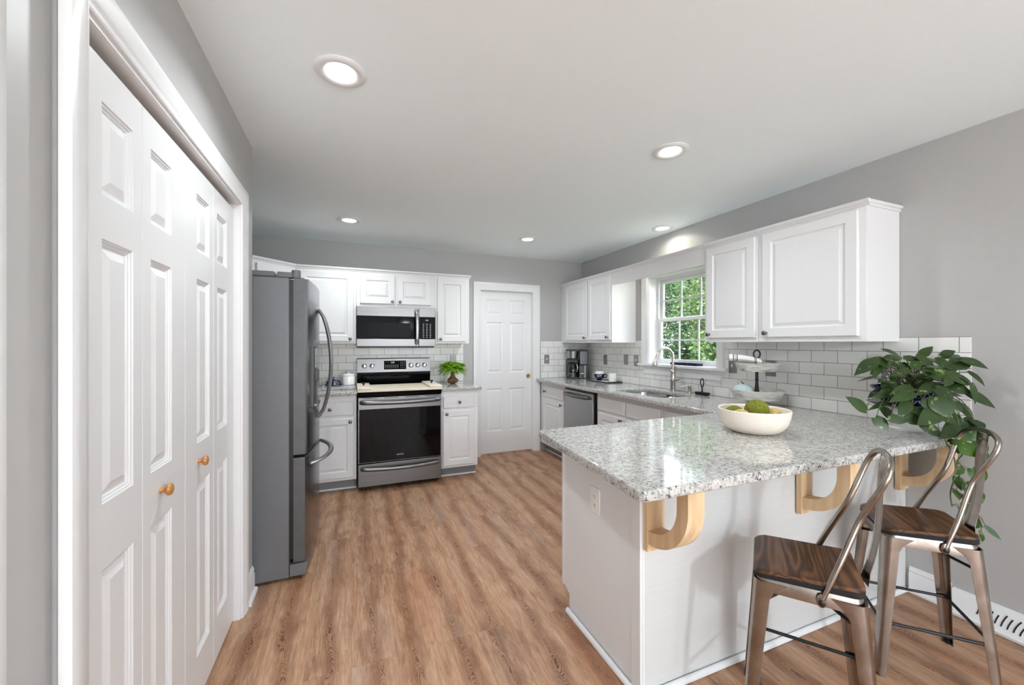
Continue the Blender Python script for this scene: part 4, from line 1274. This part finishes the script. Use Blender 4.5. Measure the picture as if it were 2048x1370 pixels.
POTHOS = [((2.402,1.156,1.277),(2.286,1.17,1.221),0.049),((2.535,1.156,1.27),(2.418,1.171,1.29),0.034),((2.607,1.159,1.304),(2.513,1.175,1.334),0.032),((2.678,1.098,1.3),(2.703,1.067,1.343),0.036),((2.78,1.057,1.298),(2.791,1.02,1.323),0.039),((2.431,1.122,1.284),(2.53,1.104,1.301),0.04),((2.577,1.117,1.289),(2.612,1.071,1.279),0.032),((2.451,1.157,1.249),(2.396,1.158,1.197),0.027),((2.739,0.966,1.283),(2.769,0.9,1.254),0.056),((2.72,0.941,1.225),(2.732,0.893,1.173),0.034),((2.687,0.933,1.129),(2.725,0.863,1.078),0.063),((2.822,1.008,1.294),(2.678,0.99,1.262),0.04),((2.526,1.019,1.223),(2.609,0.964,1.231),0.041),((2.601,0.968,1.214),(2.67,0.918,1.178),0.055),((2.516,1.077,1.234),(2.409,1.088,1.21),0.031),((2.425,1.092,1.134),(2.316,1.104,1.108),0.035),((2.436,1.034,1.155),(2.333,1.054,1.132),0.038),((2.405,1.014,1.133),(2.295,1.037,1.103),0.042),((2.509,0.972,1.15),(2.538,0.928,1.116),0.054),((2.468,0.956,1.112),(2.465,0.914,1.04),0.082),((2.237,1.114,1.051),(2.167,1.143,1.106),0.046),((2.422,1.115,1.077),(2.325,1.133,1.049),0.022),((2.401,1.091,1.014),(2.351,1.111,1.055),0.043),((2.284,1.095,1.009),(2.297,1.058,0.965),0.046),((2.399,1.027,1.086),(2.338,1.03,1.035),0.042),((2.296,1.047,1.014),(2.349,1.004,1.014),0.037),((2.36,1.011,1.012),(2.413,0.989,1.029),0.049),((2.462,0.948,1.057),(2.347,0.962,1.008),0.061),((2.381,0.97,0.994),(2.429,0.918,0.952),0.044),((2.578,0.912,1.006),(2.416,0.913,0.955),0.061),((2.656,0.945,1.066),(2.681,0.914,1.013),0.046),((2.649,0.905,1.01),(2.568,0.894,0.965),0.054),((2.568,0.938,1.039),(2.568,0.916,1.002),0.029),((2.448,0.943,1.038),(2.509,0.907,1.012),0.036),((2.542,0.991,1.169),(2.432,1.003,1.133),0.042),((2.627,0.968,1.162),(2.662,0.921,1.136),0.051),((2.596,1.077,1.299),(2.629,1.032,1.261),0.036),((2.645,1.025,1.278),(2.678,0.99,1.257),0.048),((2.532,1.071,1.252),(2.57,1.034,1.266),0.039),((2.735,0.989,1.252),(2.767,0.955,1.283),0.053),((2.53,0.996,1.209),(2.585,0.953,1.198),0.038),((2.577,0.956,1.198),(2.534,0.951,1.171),0.033),((2.425,0.985,1.094),(2.454,0.951,1.069),0.045),((2.59,0.94,1.091),(2.585,0.92,1.053),0.037),((2.414,1.021,1.057),(2.413,0.989,1.037),0.046),((2.674,0.917,1.173),(2.649,0.894,1.094),0.029),((2.658,0.998,1.236),(2.704,0.969,1.254),0.035),((2.555,1.115,1.258),(2.497,1.117,1.25),0.031),((2.414,1.151,1.281),(2.447,1.116,1.251),0.036),((2.627,0.892,1.01),(2.606,0.858,0.986),0.045),((2.534,0.908,0.978),(2.533,0.866,0.974),0.044)]
VINE = [((2.461,0.895,0.934),(2.458,0.864,0.92),0.042),((2.538,0.918,0.958),(2.555,0.878,0.929),0.058),((2.671,0.918,0.946),(2.682,0.881,0.916),0.067),((2.53,0.894,0.906),(2.539,0.858,0.864),0.072),((2.662,0.895,0.908),(2.659,0.864,0.865),0.066),((2.579,0.847,0.884),(2.515,0.841,0.83),0.056),((2.606,0.891,0.791),(2.608,0.857,0.736),0.058),((2.692,0.91,0.723),(2.696,0.876,0.777),0.052),((2.543,0.889,0.734),(2.545,0.855,0.688),0.057),((2.573,0.93,0.746),(2.551,0.907,0.698),0.044),((2.533,0.866,0.708),(2.528,0.835,0.67),0.06),((2.572,0.904,0.675),(2.575,0.87,0.65),0.051),((2.629,0.935,0.603),(2.655,0.892,0.572),0.056),((2.556,0.884,0.605),(2.539,0.858,0.583),0.036),((2.676,0.889,0.496),(2.639,0.872,0.467),0.033),((2.586,0.845,0.556),(2.606,0.804,0.511),0.021),((2.531,0.92,0.696),(2.509,0.897,0.665),0.036),((2.609,0.943,0.857),(2.594,0.917,0.916),0.045),((2.476,0.916,0.92),(2.474,0.884,0.935),0.036),((2.669,0.892,0.547),(2.598,0.888,0.532),0.037),((2.494,0.882,0.814),(2.425,0.877,0.795),0.028),((2.632,0.88,0.842),(2.628,0.849,0.829),0.044)]
VSTEM = [[(2.485,0.961,0.942),(2.512,0.95,0.935),(2.519,0.947,0.916),(2.553,0.933,0.843),(2.56,0.931,0.762),(2.539,0.939,0.682),(2.546,0.936,0.616)],[(2.498,0.955,0.938),(2.556,0.932,0.931),(2.594,0.917,0.865),(2.566,0.928,0.814),(2.594,0.917,0.704),(2.634,0.9,0.63),(2.675,0.884,0.52)]]

# ------------------------------------------------------------------ trailing pothos on the end of the bar
def leaf_geo(b, base, tip, width, up, cup=0.18, droop=0.18):
    """heart shaped leaf with a folded midrib"""
    base, tip = Vector(base), Vector(tip)
    d = tip - base; L_ = d.length
    if L_ < 1e-4: return
    d.normalize()
    up = Vector(up)
    side = d.cross(up)
    if side.length < 1e-3: side = d.orthogonal()
    side.normalize(); nrm = side.cross(d).normalized()
    prof = [(-.06, .30), (.0, .62), (.10, .86), (.25, 1.0), (.42, .96), (.60, .78), (.76, .52), (.90, .22), (1.0, .02)]
    rows = []
    for f, wv in prof:
        hw = width * .5 * wv
        c0 = base + d * (L_ * f) - nrm * (droop * L_ * f * f) + nrm * (droop * L_ * .5 * f)
        row = []
        for x in (-1, -.55, 0, .55, 1):
            row.append(c0 + side * (x * hw) + nrm * (cup * hw * (abs(x) ** 1.5) - (cup * hw * .9 if abs(x) == 1 else 0)) - d * (width * .12 * abs(x) * (1 if f <= 0 else 0)))
        rows.append(row)
    b.grid(rows)
pc = Vector((2.655, 1.135, 0))
t = thing('potted_pothos', 'dark green trailing pothos in a blue and white footed bowl on the bar end', 'potted plant', (pc.x, pc.y, ZT + .0005))
TM = Matrix.Translation((-pc.x, -pc.y, -ZT - .0005))
b = MB(); b.lathe([(.001, 0), (.078, 0), (.082, .010), (.060, .022), (.048, .045), (.055, .075), (.085, .098), (.088, .110), (.060, .112)], n=40, cap0=False)
b.build('pedestal', 'white', t)
b = MB(); b.lathe([(.07, .108), (.125, .118), (.158, .130), (.163, .137), (.155, .138), (.12, .127), (.07, .118)], n=48, cap0=False, cap1=False); b.build('saucer', 'bluewhite', t)
b = MB(); b.lathe([(.075, .118), (.100, .135), (.122, .170), (.140, .200), (.150, .212), (.150, .218), (.138, .212), (.118, .185), (.09, .19)], n=48, cap0=False, cap1=False)
bw = b.build('bowl', 'bluewhite', t)
b = MB(); b.lathe([(.118, .186), (.08, .194), (.03, .198), (.001, .199)], n=30, cap0=False); b.build('soil', 'soil', t)
b = MB(TM)
rg = random.Random(3)
sb = MB(TM)
top = Vector((pc.x, pc.y, ZT + .195))
out_dir = lambda p_: Vector((p_[0] - pc.x, p_[1] - pc.y, 0))
def stem_to(sb, p_, r=.0022):
    a = top + Vector((rg.uniform(-.06, .06), rg.uniform(-.06, .06), 0))
    e = Vector(p_)
    m_ = a.lerp(e, .5) + Vector((0, 0, .05 + .1 * max(0, (a - e).z)))
    if e.z < ZT + .16:
        m_ = a.lerp(e, .55) + out_dir(e).normalized() * .05 + Vector((0, 0, .10))
    pts = []
    for k in range(9):
        f = k / 8
        q_ = a * (1 - f) ** 2 + m_ * (2 * f * (1 - f)) + e * f * f
        q_.z = max(q_.z, ZT + .004); q_.x = min(q_.x, 2.84)
        pts.append(q_)
    sb.tube(pts, r, 5)
for ba, ti, wd in POTHOS:
    o_ = out_dir(ba)
    up = Vector((-.45, -.75, .75)) + o_ * 1.5 + Vector((rg.uniform(-.3, .3), rg.uniform(-.3, .3), rg.uniform(-.2, .2)))
    ba_, ti_ = Vector(ba), Vector(ti); ti_ = ba_ + (ti_ - ba_) * 1.12; ti_.x = min(ti_.x, 2.842)
    leaf_geo(b, ba, ti_, wd * 1.25, up, .22, rg.uniform(.1, .3))
    stem_to(sb, ba)
# inner leaves filling the crown on every side
for k in range(70):
    a = rg.uniform(0, 2 * math.pi); rr = rg.uniform(.04, .16); zz = rg.uniform(.17, .36)
    ba = Vector((pc.x + rr * math.cos(a), pc.y + rr * math.sin(a), ZT + zz))
    L_ = rg.uniform(.055, .085)
    ti = ba + Vector((math.cos(a) * L_, math.sin(a) * L_, rg.uniform(-.04, .015)))
    if max(ba.x, ti.x) > 2.82: continue
    leaf_geo(b, ba, ti, L_ * .75, Vector((math.cos(a) * .3 - .2, math.sin(a) * .3 - .4, 1)), .2, .25)
    stem_to(sb, ba, .0018)
b.build('foliage', 'pothos', t, fix=False)
sb.build('stems', 'stemgreen', t)
b = MB(TM); sb = MB(TM)
for ba, ti, wd in VINE:
    leaf_geo(b, ba, ti, wd * 1.1, Vector((-.5, -1.0, .25)) + Vector((rg.uniform(-.3, .3), rg.uniform(-.2, .2), rg.uniform(-.2, .3))), .2, .1)
for s_ in VSTEM:
    st_ = [top + Vector((-.03, -.05, 0)), Vector((s_[0][0] + .08, s_[0][1] + .10, ZT + .10)), Vector((s_[0][0] + .01, s_[0][1] + .02, ZT + .03))] + [Vector(q_) for q_ in s_]
    sm = []
    for i in range(len(st_) - 1):
        p0, p1, p2, p3 = st_[max(i - 1, 0)], st_[i], st_[i + 1], st_[min(i + 2, len(st_) - 1)]
        for k in range(5):
            f = k / 5
            sm.append(0.5 * ((2 * p1) + (p2 - p0) * f + (2 * p0 - 5 * p1 + 4 * p2 - p3) * f ** 2 + (3 * p1 - p0 - 3 * p2 + p3) * f ** 3))
    sb.tube(sm + [st_[-1]], .0026, 6)
    # short stalks from the vine to its leaves
    for ba, ti, wd in VINE:
        e = Vector(ba); n_ = min(sm, key=lambda q_: (q_ - e).length)
        if .004 < (n_ - e).length < .09: sb.tube([n_, n_.lerp(e, .5) + Vector((0, 0, .008)), e], .0015, 5)
vn = b.build('trailing_vine', 'vine', t, fix=False); vn['label'] = 'brighter green trailing vine'
sb.build('vine_stems', 'stemgreen', t)

# ------------------------------------------------------------------ fern beside the range
fc = Vector((1.030, 4.300, ZT + .0005))
t = thing('fern', 'bright green feathery fern on a brown root ball beside the range', 'plant', tuple(fc))
b = MB(); b.ball((0, 0, .036), .062, .058, .036, 24, 12, fn=lambda th, ph: 1 + .05 * math.sin(5 * ph) * math.sin(3 * th)); b.lathe([(.045, .055), (.034, .072), (.024, .088), (.020, .11), (.022, .14)], n=20)
b.build('root_ball', 'root', t)
b = MB()
for k in range(300):
    a = rg.uniform(0, 2 * math.pi); reach = .165 * math.sqrt(rg.uniform(.02, 1)); rise = .075 * math.sqrt(max(0, 1 - (reach / .18) ** 2)) * rg.uniform(.5, 1.15)
    p0 = Vector((0, 0, .13)); e = Vector((reach * math.cos(a), reach * math.sin(a), .155 + rise - (rg.uniform(.03, .10) if reach > .140 and rg.random() < .7 else 0)))
    m_ = p0.lerp(e, .5) + Vector((0, 0, .075))
    pts = [p0 * (1 - f) ** 2 + m_ * (2 * f * (1 - f)) + e * f * f for f in (0, .15, .3, .42, .54, .66, .78, .89, 1)]
    b.tube(pts, .0011, 4)
    for i in range(3, 9):
        d = (pts[i] - pts[i - 1]).normalized(); sd_ = d.cross(Vector((0, 0, 1))); sd_ = sd_.normalized() if sd_.length > 1e-3 else Vector((1, 0, 0))
        for s2 in (-1, 1):
            for w_ in (0, .5):
                q0 = pts[i - 1].lerp(pts[i], w_); l_ = .020 * (1 - .4 * i / 9) + rg.uniform(0, .008)
                q1 = q0 + sd_ * s2 * l_ + d * l_ * .6 + Vector((0, 0, rg.uniform(-.006, .008)))
                mid = (q0 + q1) / 2; wv = d * .0058 + Vector((0, 0, rg.uniform(-.002, .002)))
                b.add([q0, mid + wv, q1, mid - wv], [(0, 1, 2, 3)])
b.build('fronds', 'fern', t, fix=False, smooth=False)

# ------------------------------------------------------------------ left of the range
t = thing('granite_board', 'small granite slab lying on the worktop left of the range', 'board', (-.10, 4.33, ZT + .0005))
MB().box(-.165, .135, -.20, .20, 0, .026, .004).build('slab', 'granite', t)
t = thing('butter_dish', 'dark blue patterned butter dish on the granite slab', 'dish', (-.165, 4.33, ZT + .027))
b = MB(); b.lathe([(.001, 0), (.070, 0), (.082, .008), (.084, .013), (.070, .010), (.001, .009)], n=32, cap0=False, cap1=False, sq=.7); b.build('plate', 'bluewhite', t)
b = MB(); b.lathe([(.068, .0105), (.066, .035), (.054, .052), (.02, .061), (.006, .062), (.005, .068), (.011, .074), (.010, .082), (.001, .085)], n=32, sq=.68); b.build('lid', 'bluewhite', t)
t = thing('canister', 'plain white round canister with flat lid on the granite slab', 'canister', (-.026, 4.33, ZT + .027))
b = MB(); b.lathe([(.050, 0), (.056, .004), (.057, .02), (.057, .084), (.054, .090), (.001, .090)], n=36); b.build('jar', 'white', t)
b = MB(); b.lathe([(.052, .0905), (.058, .093), (.058, .103), (.05, .110), (.010, .113), (.008, .116), (.010, .124), (.001, .127)], n=36); b.build('lid', 'white', t)

# ------------------------------------------------------------------ coffee corner
t = thing('coffee_maker', 'black and steel coffee maker with glass carafe in the corner', 'coffee maker', (2.690, 4.440, ZT + .0005), R(-27))
b = MB(); b.box(-.135, .022, -.105, .105, 0, .020, .006); b.box(-.135, .022, .035, .105, .0205, .235, .006); b.box(-.135, .022, -.105, .105, .345, .366, .006); b.box(-.130, .018, -.085, .105, .236, .246, .003)
b.build('housing', 'black', t)
b = MB(); b.lathe([(.066, .020), (.070, .024), (.070, .040), (.064, .044)], (-.057, -.032, 0), 32); b.build('warming_plate', 'steel', t)
b = MB(); b.lathe([(.050, .247), (.060, .256), (.070, .335), (.071, .3445)], (-.057, -.030, 0), 32); b.build('filter_basket', 'steelv', t)
b = MB(); b.lathe([(.045, .046), (.060, .052), (.063, .090), (.058, .135), (.047, .165), (.045, .175)], (-.057, -.035, 0), 32); cf = b.build('carafe', 'carafe', t)
b = MB(); b.lathe([(.048, .1755), (.049, .19), (.03, .200), (.001, .202)], (-.057, -.035, 0), 28); b.build('carafe_lid', 'black', cf)
b = MB(); b.lathe([(.0455, .046), (.0635, .050), (.0635, .060), (.0620, .062)], (-.057, -.035, 0), 32); b.build('carafe_band', 'steel', cf)
b = MB(); b.tube([(-.020, -.078, .178), (-.004, -.100, .172), (.002, -.110, .14), (-.004, -.104, .10), (-.018, -.088, .085)], [.008, .009, .010, .009, .007], 10); b.build('carafe_handle', 'mirrorlip', cf)
b = MB(); b.box(.024, .135, -.100, .105, 0, .172, .006); bs = b.build('brewer_base', 'black', t)
b = MB(); b.box(.028, .131, -.092, .100, .1725, .352, .008); b.build('water_tank', 'tank', t)
b = MB(); b.box(.024, .135, -.100, .105, .3525, .366, .004); b.build('tank_lid', 'black', t)
b = MB(); b.box(.026, .030, -.1035, -.0995, .008, .166, .001); b.box(.086, .100, -.1035, -.0995, .008, .168, .001); b.build('steel_trim', 'steel', bs)
b = MB(); b.box(.040, .078, -.1025, -.0995, .060, .068); b.build('badge', 'text', bs, smooth=False)

t = thing('tray', 'small black rimmed tray under the two mugs', 'tray', (2.725, 3.900, ZT + .0005))
b = MB(); b.box(-.100, .100, -.205, .205, 0, .005, .002)
for a in ((-.105, -.0985, -.21, .21), (.0985, .105, -.21, .21), (-.098, .098, -.21, -.2035), (-.098, .098, .2035, .21)): b.box(a[0], a[1], a[2], a[3], 0, .013, .002)
b.build('tray_body', 'black', t)
MB().box(-.094, .094, -.198, .198, .0052, .0072).build('paper_liner', plain('pale printed liner', S(206, 204, 202), 0.7, vary=0.15, scale=60), t, smooth=False)
def handle_pts(r, z0, z1, out): return [(r - .004, 0, z1), (r + out * .6, 0, z1 + .004), (r + out, 0, (z0 + z1) / 2 + .008), (r + out * .7, 0, z0 + .004), (r - .008, 0, z0)]
t = thing('mug', 'round navy teacup with white lettering and white rim on the tray', 'mug', (2.715, 3.975, ZT + .0082), R(-62))
b = MB(); b.lathe([(.030, 0), (.032, .004), (.024, .012), (.045, .026), (.060, .048), (.063, .066), (.060, .0785)], n=36, cap1=False); b.build('cup', 'navy', t)
b = MB(); b.lathe([(.0595, .079), (.052, .083), (.051, .102), (.048, .105), (.045, .101), (.045, .070), (.040, .040), (.001, .030)], n=36, cap0=False); b.build('cup_rim', 'white', t)
b = MB(); b.tube(handle_pts(.060, .034, .072, .036), .006, 10); b.build('handle', 'navy', t)
tx = text_mesh('lettering', 'JOY', .034, 'text', t, Matrix.Identity(4))
for v_ in tx.data.vertices:
    x, y, z = v_.co
    th = R(-62) - 0.02 + x / .062
    rr = .0628 - max(0, (.052 - (.052 + y))) * .55 + z
    zz = .056 + y
    rr = (.0625 if zz > .060 else .0625 - (.060 - zz) * .30) + z + .0012
    v_.co = (rr * math.cos(th), rr * math.sin(th), zz)
t = thing('mug', 'plain white mug beside the navy cup on the tray', 'mug', (2.765, 3.790, ZT + .0082), R(-100))
b = MB(); b.lathe([(.030, 0), (.040, .004), (.043, .030), (.043, .088), (.041, .092), (.039, .088), (.039, .03), (.001, .008)], n=36); b.build('cup', 'white', t)
b = MB(); b.tube(handle_pts(.042, .022, .074, .028), .0055, 10); b.build('handle', 'white', t)

# ------------------------------------------------------------------ window sill tray
t = thing('sill_tray', 'shallow dark blue ribbed tray lying on the window sill', 'tray', (2.905, 2.850, WZ0 + .0265))
b = MB(); b.box(-.032, .032, -.155, .155, 0, .008, .002)
for a in ((-.036, -.0325, -.16, .16), (.0325, .036, -.16, .16)): b.box(*a, 0, .022, .001)
for k in range(26): b.box(-.0385, -.0361, -.155 + k * .012, -.150 + k * .012, .002, .021)
b.box(-.032, .032, -.16, -.1555, 0, .022, .001); b.box(-.032, .032, .1555, .16, 0, .022, .001)
b.build('tray_body', 'navy', t)
# ------------------------------------------------------------------ tiered stand
sxy = (2.655, 1.962)
t = thing('tiered_stand', 'two tier whitewashed tin tray stand with black centre post', 'tray stand', (*sxy, ZT + .0005))
b = MB(); b.lathe([(.075, 0), (.074, .006), (.060, .022), (.050, .046), (.012, .050)], n=10); b.build('foot', 'blackiron', t, ang=20)
def tin(z, r, h, name):
    b = MB(); b.lathe([(.001, z), (r * .84, z), (r * .86, z + .004), (r * .985, z + h), (r, z + h + .004), (r * .985, z + h + .006), (r * .955, z + h - .002), (r * .83, z + .007), (.001, z + .007)], n=44, cap0=False, cap1=False)
    return b.build(name, 'galv', t)
tin(.0505, .168, .060, 'lower_tray')
b = MB(); b.lathe([(.012, .058), (.012, .08), (.016, .095), (.011, .15), (.009, .18), (.014, .186), (.010, .192), (.010, .2475)], n=18); b.build('post', 'blackiron', t)
tin(.248, .140, .052, 'upper_tray')
b = MB(); b.lathe([(.010, .256), (.010, .30), (.013, .312), (.008, .325), (.008, .340)], n=18); b.build('upper_post', 'blackiron', t)
b = MB(); b.tube([(.020 * math.cos(R(20 * k)) * .7071, -.020 * math.cos(R(20 * k)) * .7071, .366 + .028 * math.sin(R(20 * k))) for k in range(18)], .0055, 8, closed=True); b.build('ring_handle', 'blackiron', t)
t = thing('pumpkin', 'small pale blue pumpkin in the lower tray of the stand', 'pumpkin', (sxy[0] - .055, sxy[1] + .062, ZT + .0585))
b = MB(); b.ball((0, 0, .047), .066, .066, .047, 40, 14, fn=lambda th, ph: 1 - .06 * abs(math.sin(4 * ph)) * math.sin(th)); b.build('flesh', 'pumpkin', t)
b = MB(); b.tube([(0, 0, .088), (-.002, .003, .102), (-.012, .010, .114)], [.006, .004, .003], 8); b.build('stem', 'darkgrey', t)
t = thing('towel', 'rolled white towel with dark stripes lying across the upper tray', 'towel', (sxy[0] - .042, sxy[1] + .052, ZT + .330), R(-50))
b = MB()
rs = []
for k in range(15):
    f = k / 14
    rr = .036 * (1 - .25 * f) * (0.86 if k in (0, 14) else 1)
    rs.append([(-.105 + .20 * f, rr * 1.1 * math.cos(2 * math.pi * j / 24) * (1 + .03 * math.sin(3 * j)), .012 - .028 * f * f + rr * .72 * math.sin(2 * math.pi * j / 24)) for j in range(24)])
b.rings(rs); b.build('rolled_cloth', 'towel', t)
b = MB(); sp_ = []
for k in range(40):
    a = k * .45; r_ = .004 + .026 * k / 40
    sp_.append((-.1055, r_ * 1.05 * math.cos(a), .012 + r_ * .7 * math.sin(a)))
b.tube(sp_, .0016, 5); b.build('rolled_edge', 'darkgrey', t)

# ------------------------------------------------------------------ fruit bowl
bc = (1.872, 1.400, ZT + .0005)
t = thing('bowl', 'wide cream bowl of moss balls on the granite bar', 'bowl', bc)
b = MB(); b.lathe([(.001, 0), (.085, 0), (.104, .004), (.126, .020), (.145, .048), (.156, .082), (.160, .112), (.158, .115), (.154, .112), (.148, .082), (.136, .050), (.117, .025), (.09, .011), (.001, .009)], n=64, cap0=False, cap1=False)
b.build('bowl_body', 'cream', t)
for k, (lab, x, y, z, r_, m_) in enumerate((
    ('largest green moss ball on top of the pile in the cream bowl', -.020, -.032, .114, .054, 'moss'),
    ('green moss ball behind the largest one in the cream bowl', .054, .040, .082, .046, 'moss'),
    ('green moss ball at the left of the cream bowl, behind a straw pod', -.052, .066, .082, .044, 'moss'),
    ('straw coloured textured ball at the left of the cream bowl', -.096, -.006, .084, .038, 'pod'),
    ('straw coloured textured ball at the right of the cream bowl', .054, -.062, .084, .040, 'pod'),
    ('pale ball low in front in the cream bowl', -.020, -.104, .070, .032, 'pod'))):
    tt = thing('moss_ball' if m_ == 'moss' else 'pod_ball', lab, 'decorative ball', (bc[0] + x, bc[1] + y, bc[2] + z), 0, 'balls in the cream bowl')
    b = MB(); b.ball((0, 0, 0), r_, r_, r_ * .93, 32, 18, fn=lambda th, ph: 1 + .012 * math.sin(7 * ph + 3 * th) + .012 * math.cos(9 * th + 2 * ph)); b.build('ball', m_, tt)

# ------------------------------------------------------------------ outside
struct(MB().box(3.2, 40, -30, 40, -1.0, -.6).build('ground_lawn', 'grass', smooth=False))
struct(MB().box(-14, 16, -16, YF - .13, -.3, -.12).build('ground_bounce_patio', 'bounce_patio', smooth=False))  # unseen paving added as a sun reflector below the added windows
def tree(label, x, y, h, rad, n, m, seed, low=0.0, leaf=.16):
    q = random.Random(seed)
    t = thing('tree', label, 'tree', (x, y, -.6), 0, 'trees outside the kitchen window')
    b = MB(); b.tube([(0, 0, 0), (.05, .03, h * .35), (-.03, .05, h * .7), (0, 0, h * .92)], [.13, .11, .07, .02], 8)
    for k in range(7):
        a = q.uniform(0, 6.28); z = h * q.uniform(.3, .75)
        b.tube([(0, 0, z), (rad * .4 * math.cos(a), rad * .4 * math.sin(a), z + .4), (rad * .8 * math.cos(a), rad * .8 * math.sin(a), z + .6)], [.05, .03, .01], 6)
    b.build('trunk', 'bark', t)
    b = MB()
    cl = [(q.uniform(-.65, .65) * rad, q.uniform(-.65, .65) * rad, q.uniform(low, 1) * h, q.uniform(.3, .5) * rad) for k in range(26)]
    for k in range(n):
        cx_, cy_, cz_, cr_ = cl[k % len(cl)]
        d = Vector((q.gauss(0, 1), q.gauss(0, 1), q.gauss(0, 1))).normalized()
        p_ = Vector((cx_, cy_, cz_)) + d * cr_ * q.uniform(.55, 1.0)
        u = Vector((q.gauss(0, 1), q.gauss(0, 1), q.gauss(0, .5))).normalized()
        s_ = u.cross(d + Vector((q.uniform(-.8, .8), q.uniform(-.8, .8), q.uniform(-.2, .9)))).normalized()
        l_ = leaf * q.uniform(.8, 1.5)
        b.add([p_ - u * l_ * .5, p_ + s_ * l_ * .3, p_ + u * l_ * .5, p_ - s_ * l_ * .3], [(0, 1, 2, 3)])
    b.build('leaves', m, t, fix=False, smooth=False)
tree('light green leafy tree seen through the right part of the window', 7.6, 6.3, 3.7, 1.35, 15000, 'tree1', 1, .10, .075)
tree('dark green tree seen through the left part of the window', 7.8, 9.4, 3.8, 1.45, 15000, 'tree2', 2, .08, .08)
tree('tall green tree farthest out beyond the window', 11.6, 10.6, 4.9, 1.9, 15000, 'tree2', 3, .05, .11)
tree('tall pale tree farther right beyond the window', 11.4, 6.2, 4.8, 1.9, 15000, 'tree1', 4, .05, .11)
tree('broad shady tree at the far right beyond the window', 8.6, 3.2, 4.6, 1.4, 6000, 'tree2', 5, .05, .12)
tree('broad tree at the far left beyond the window', 8.2, 12.7, 5.0, 1.5, 6000, 'tree1', 6, .05, .12)
tree('pale leafy tree in the second row between the two tall ones', 15.9, 8.2, 8.2, 2.1, 9000, 'tree1', 7, .03, .15)
tree('dark tree in the second row at the left', 15.4, 14.2, 7.5, 2.3, 9000, 'tree2', 8, .03, .15)
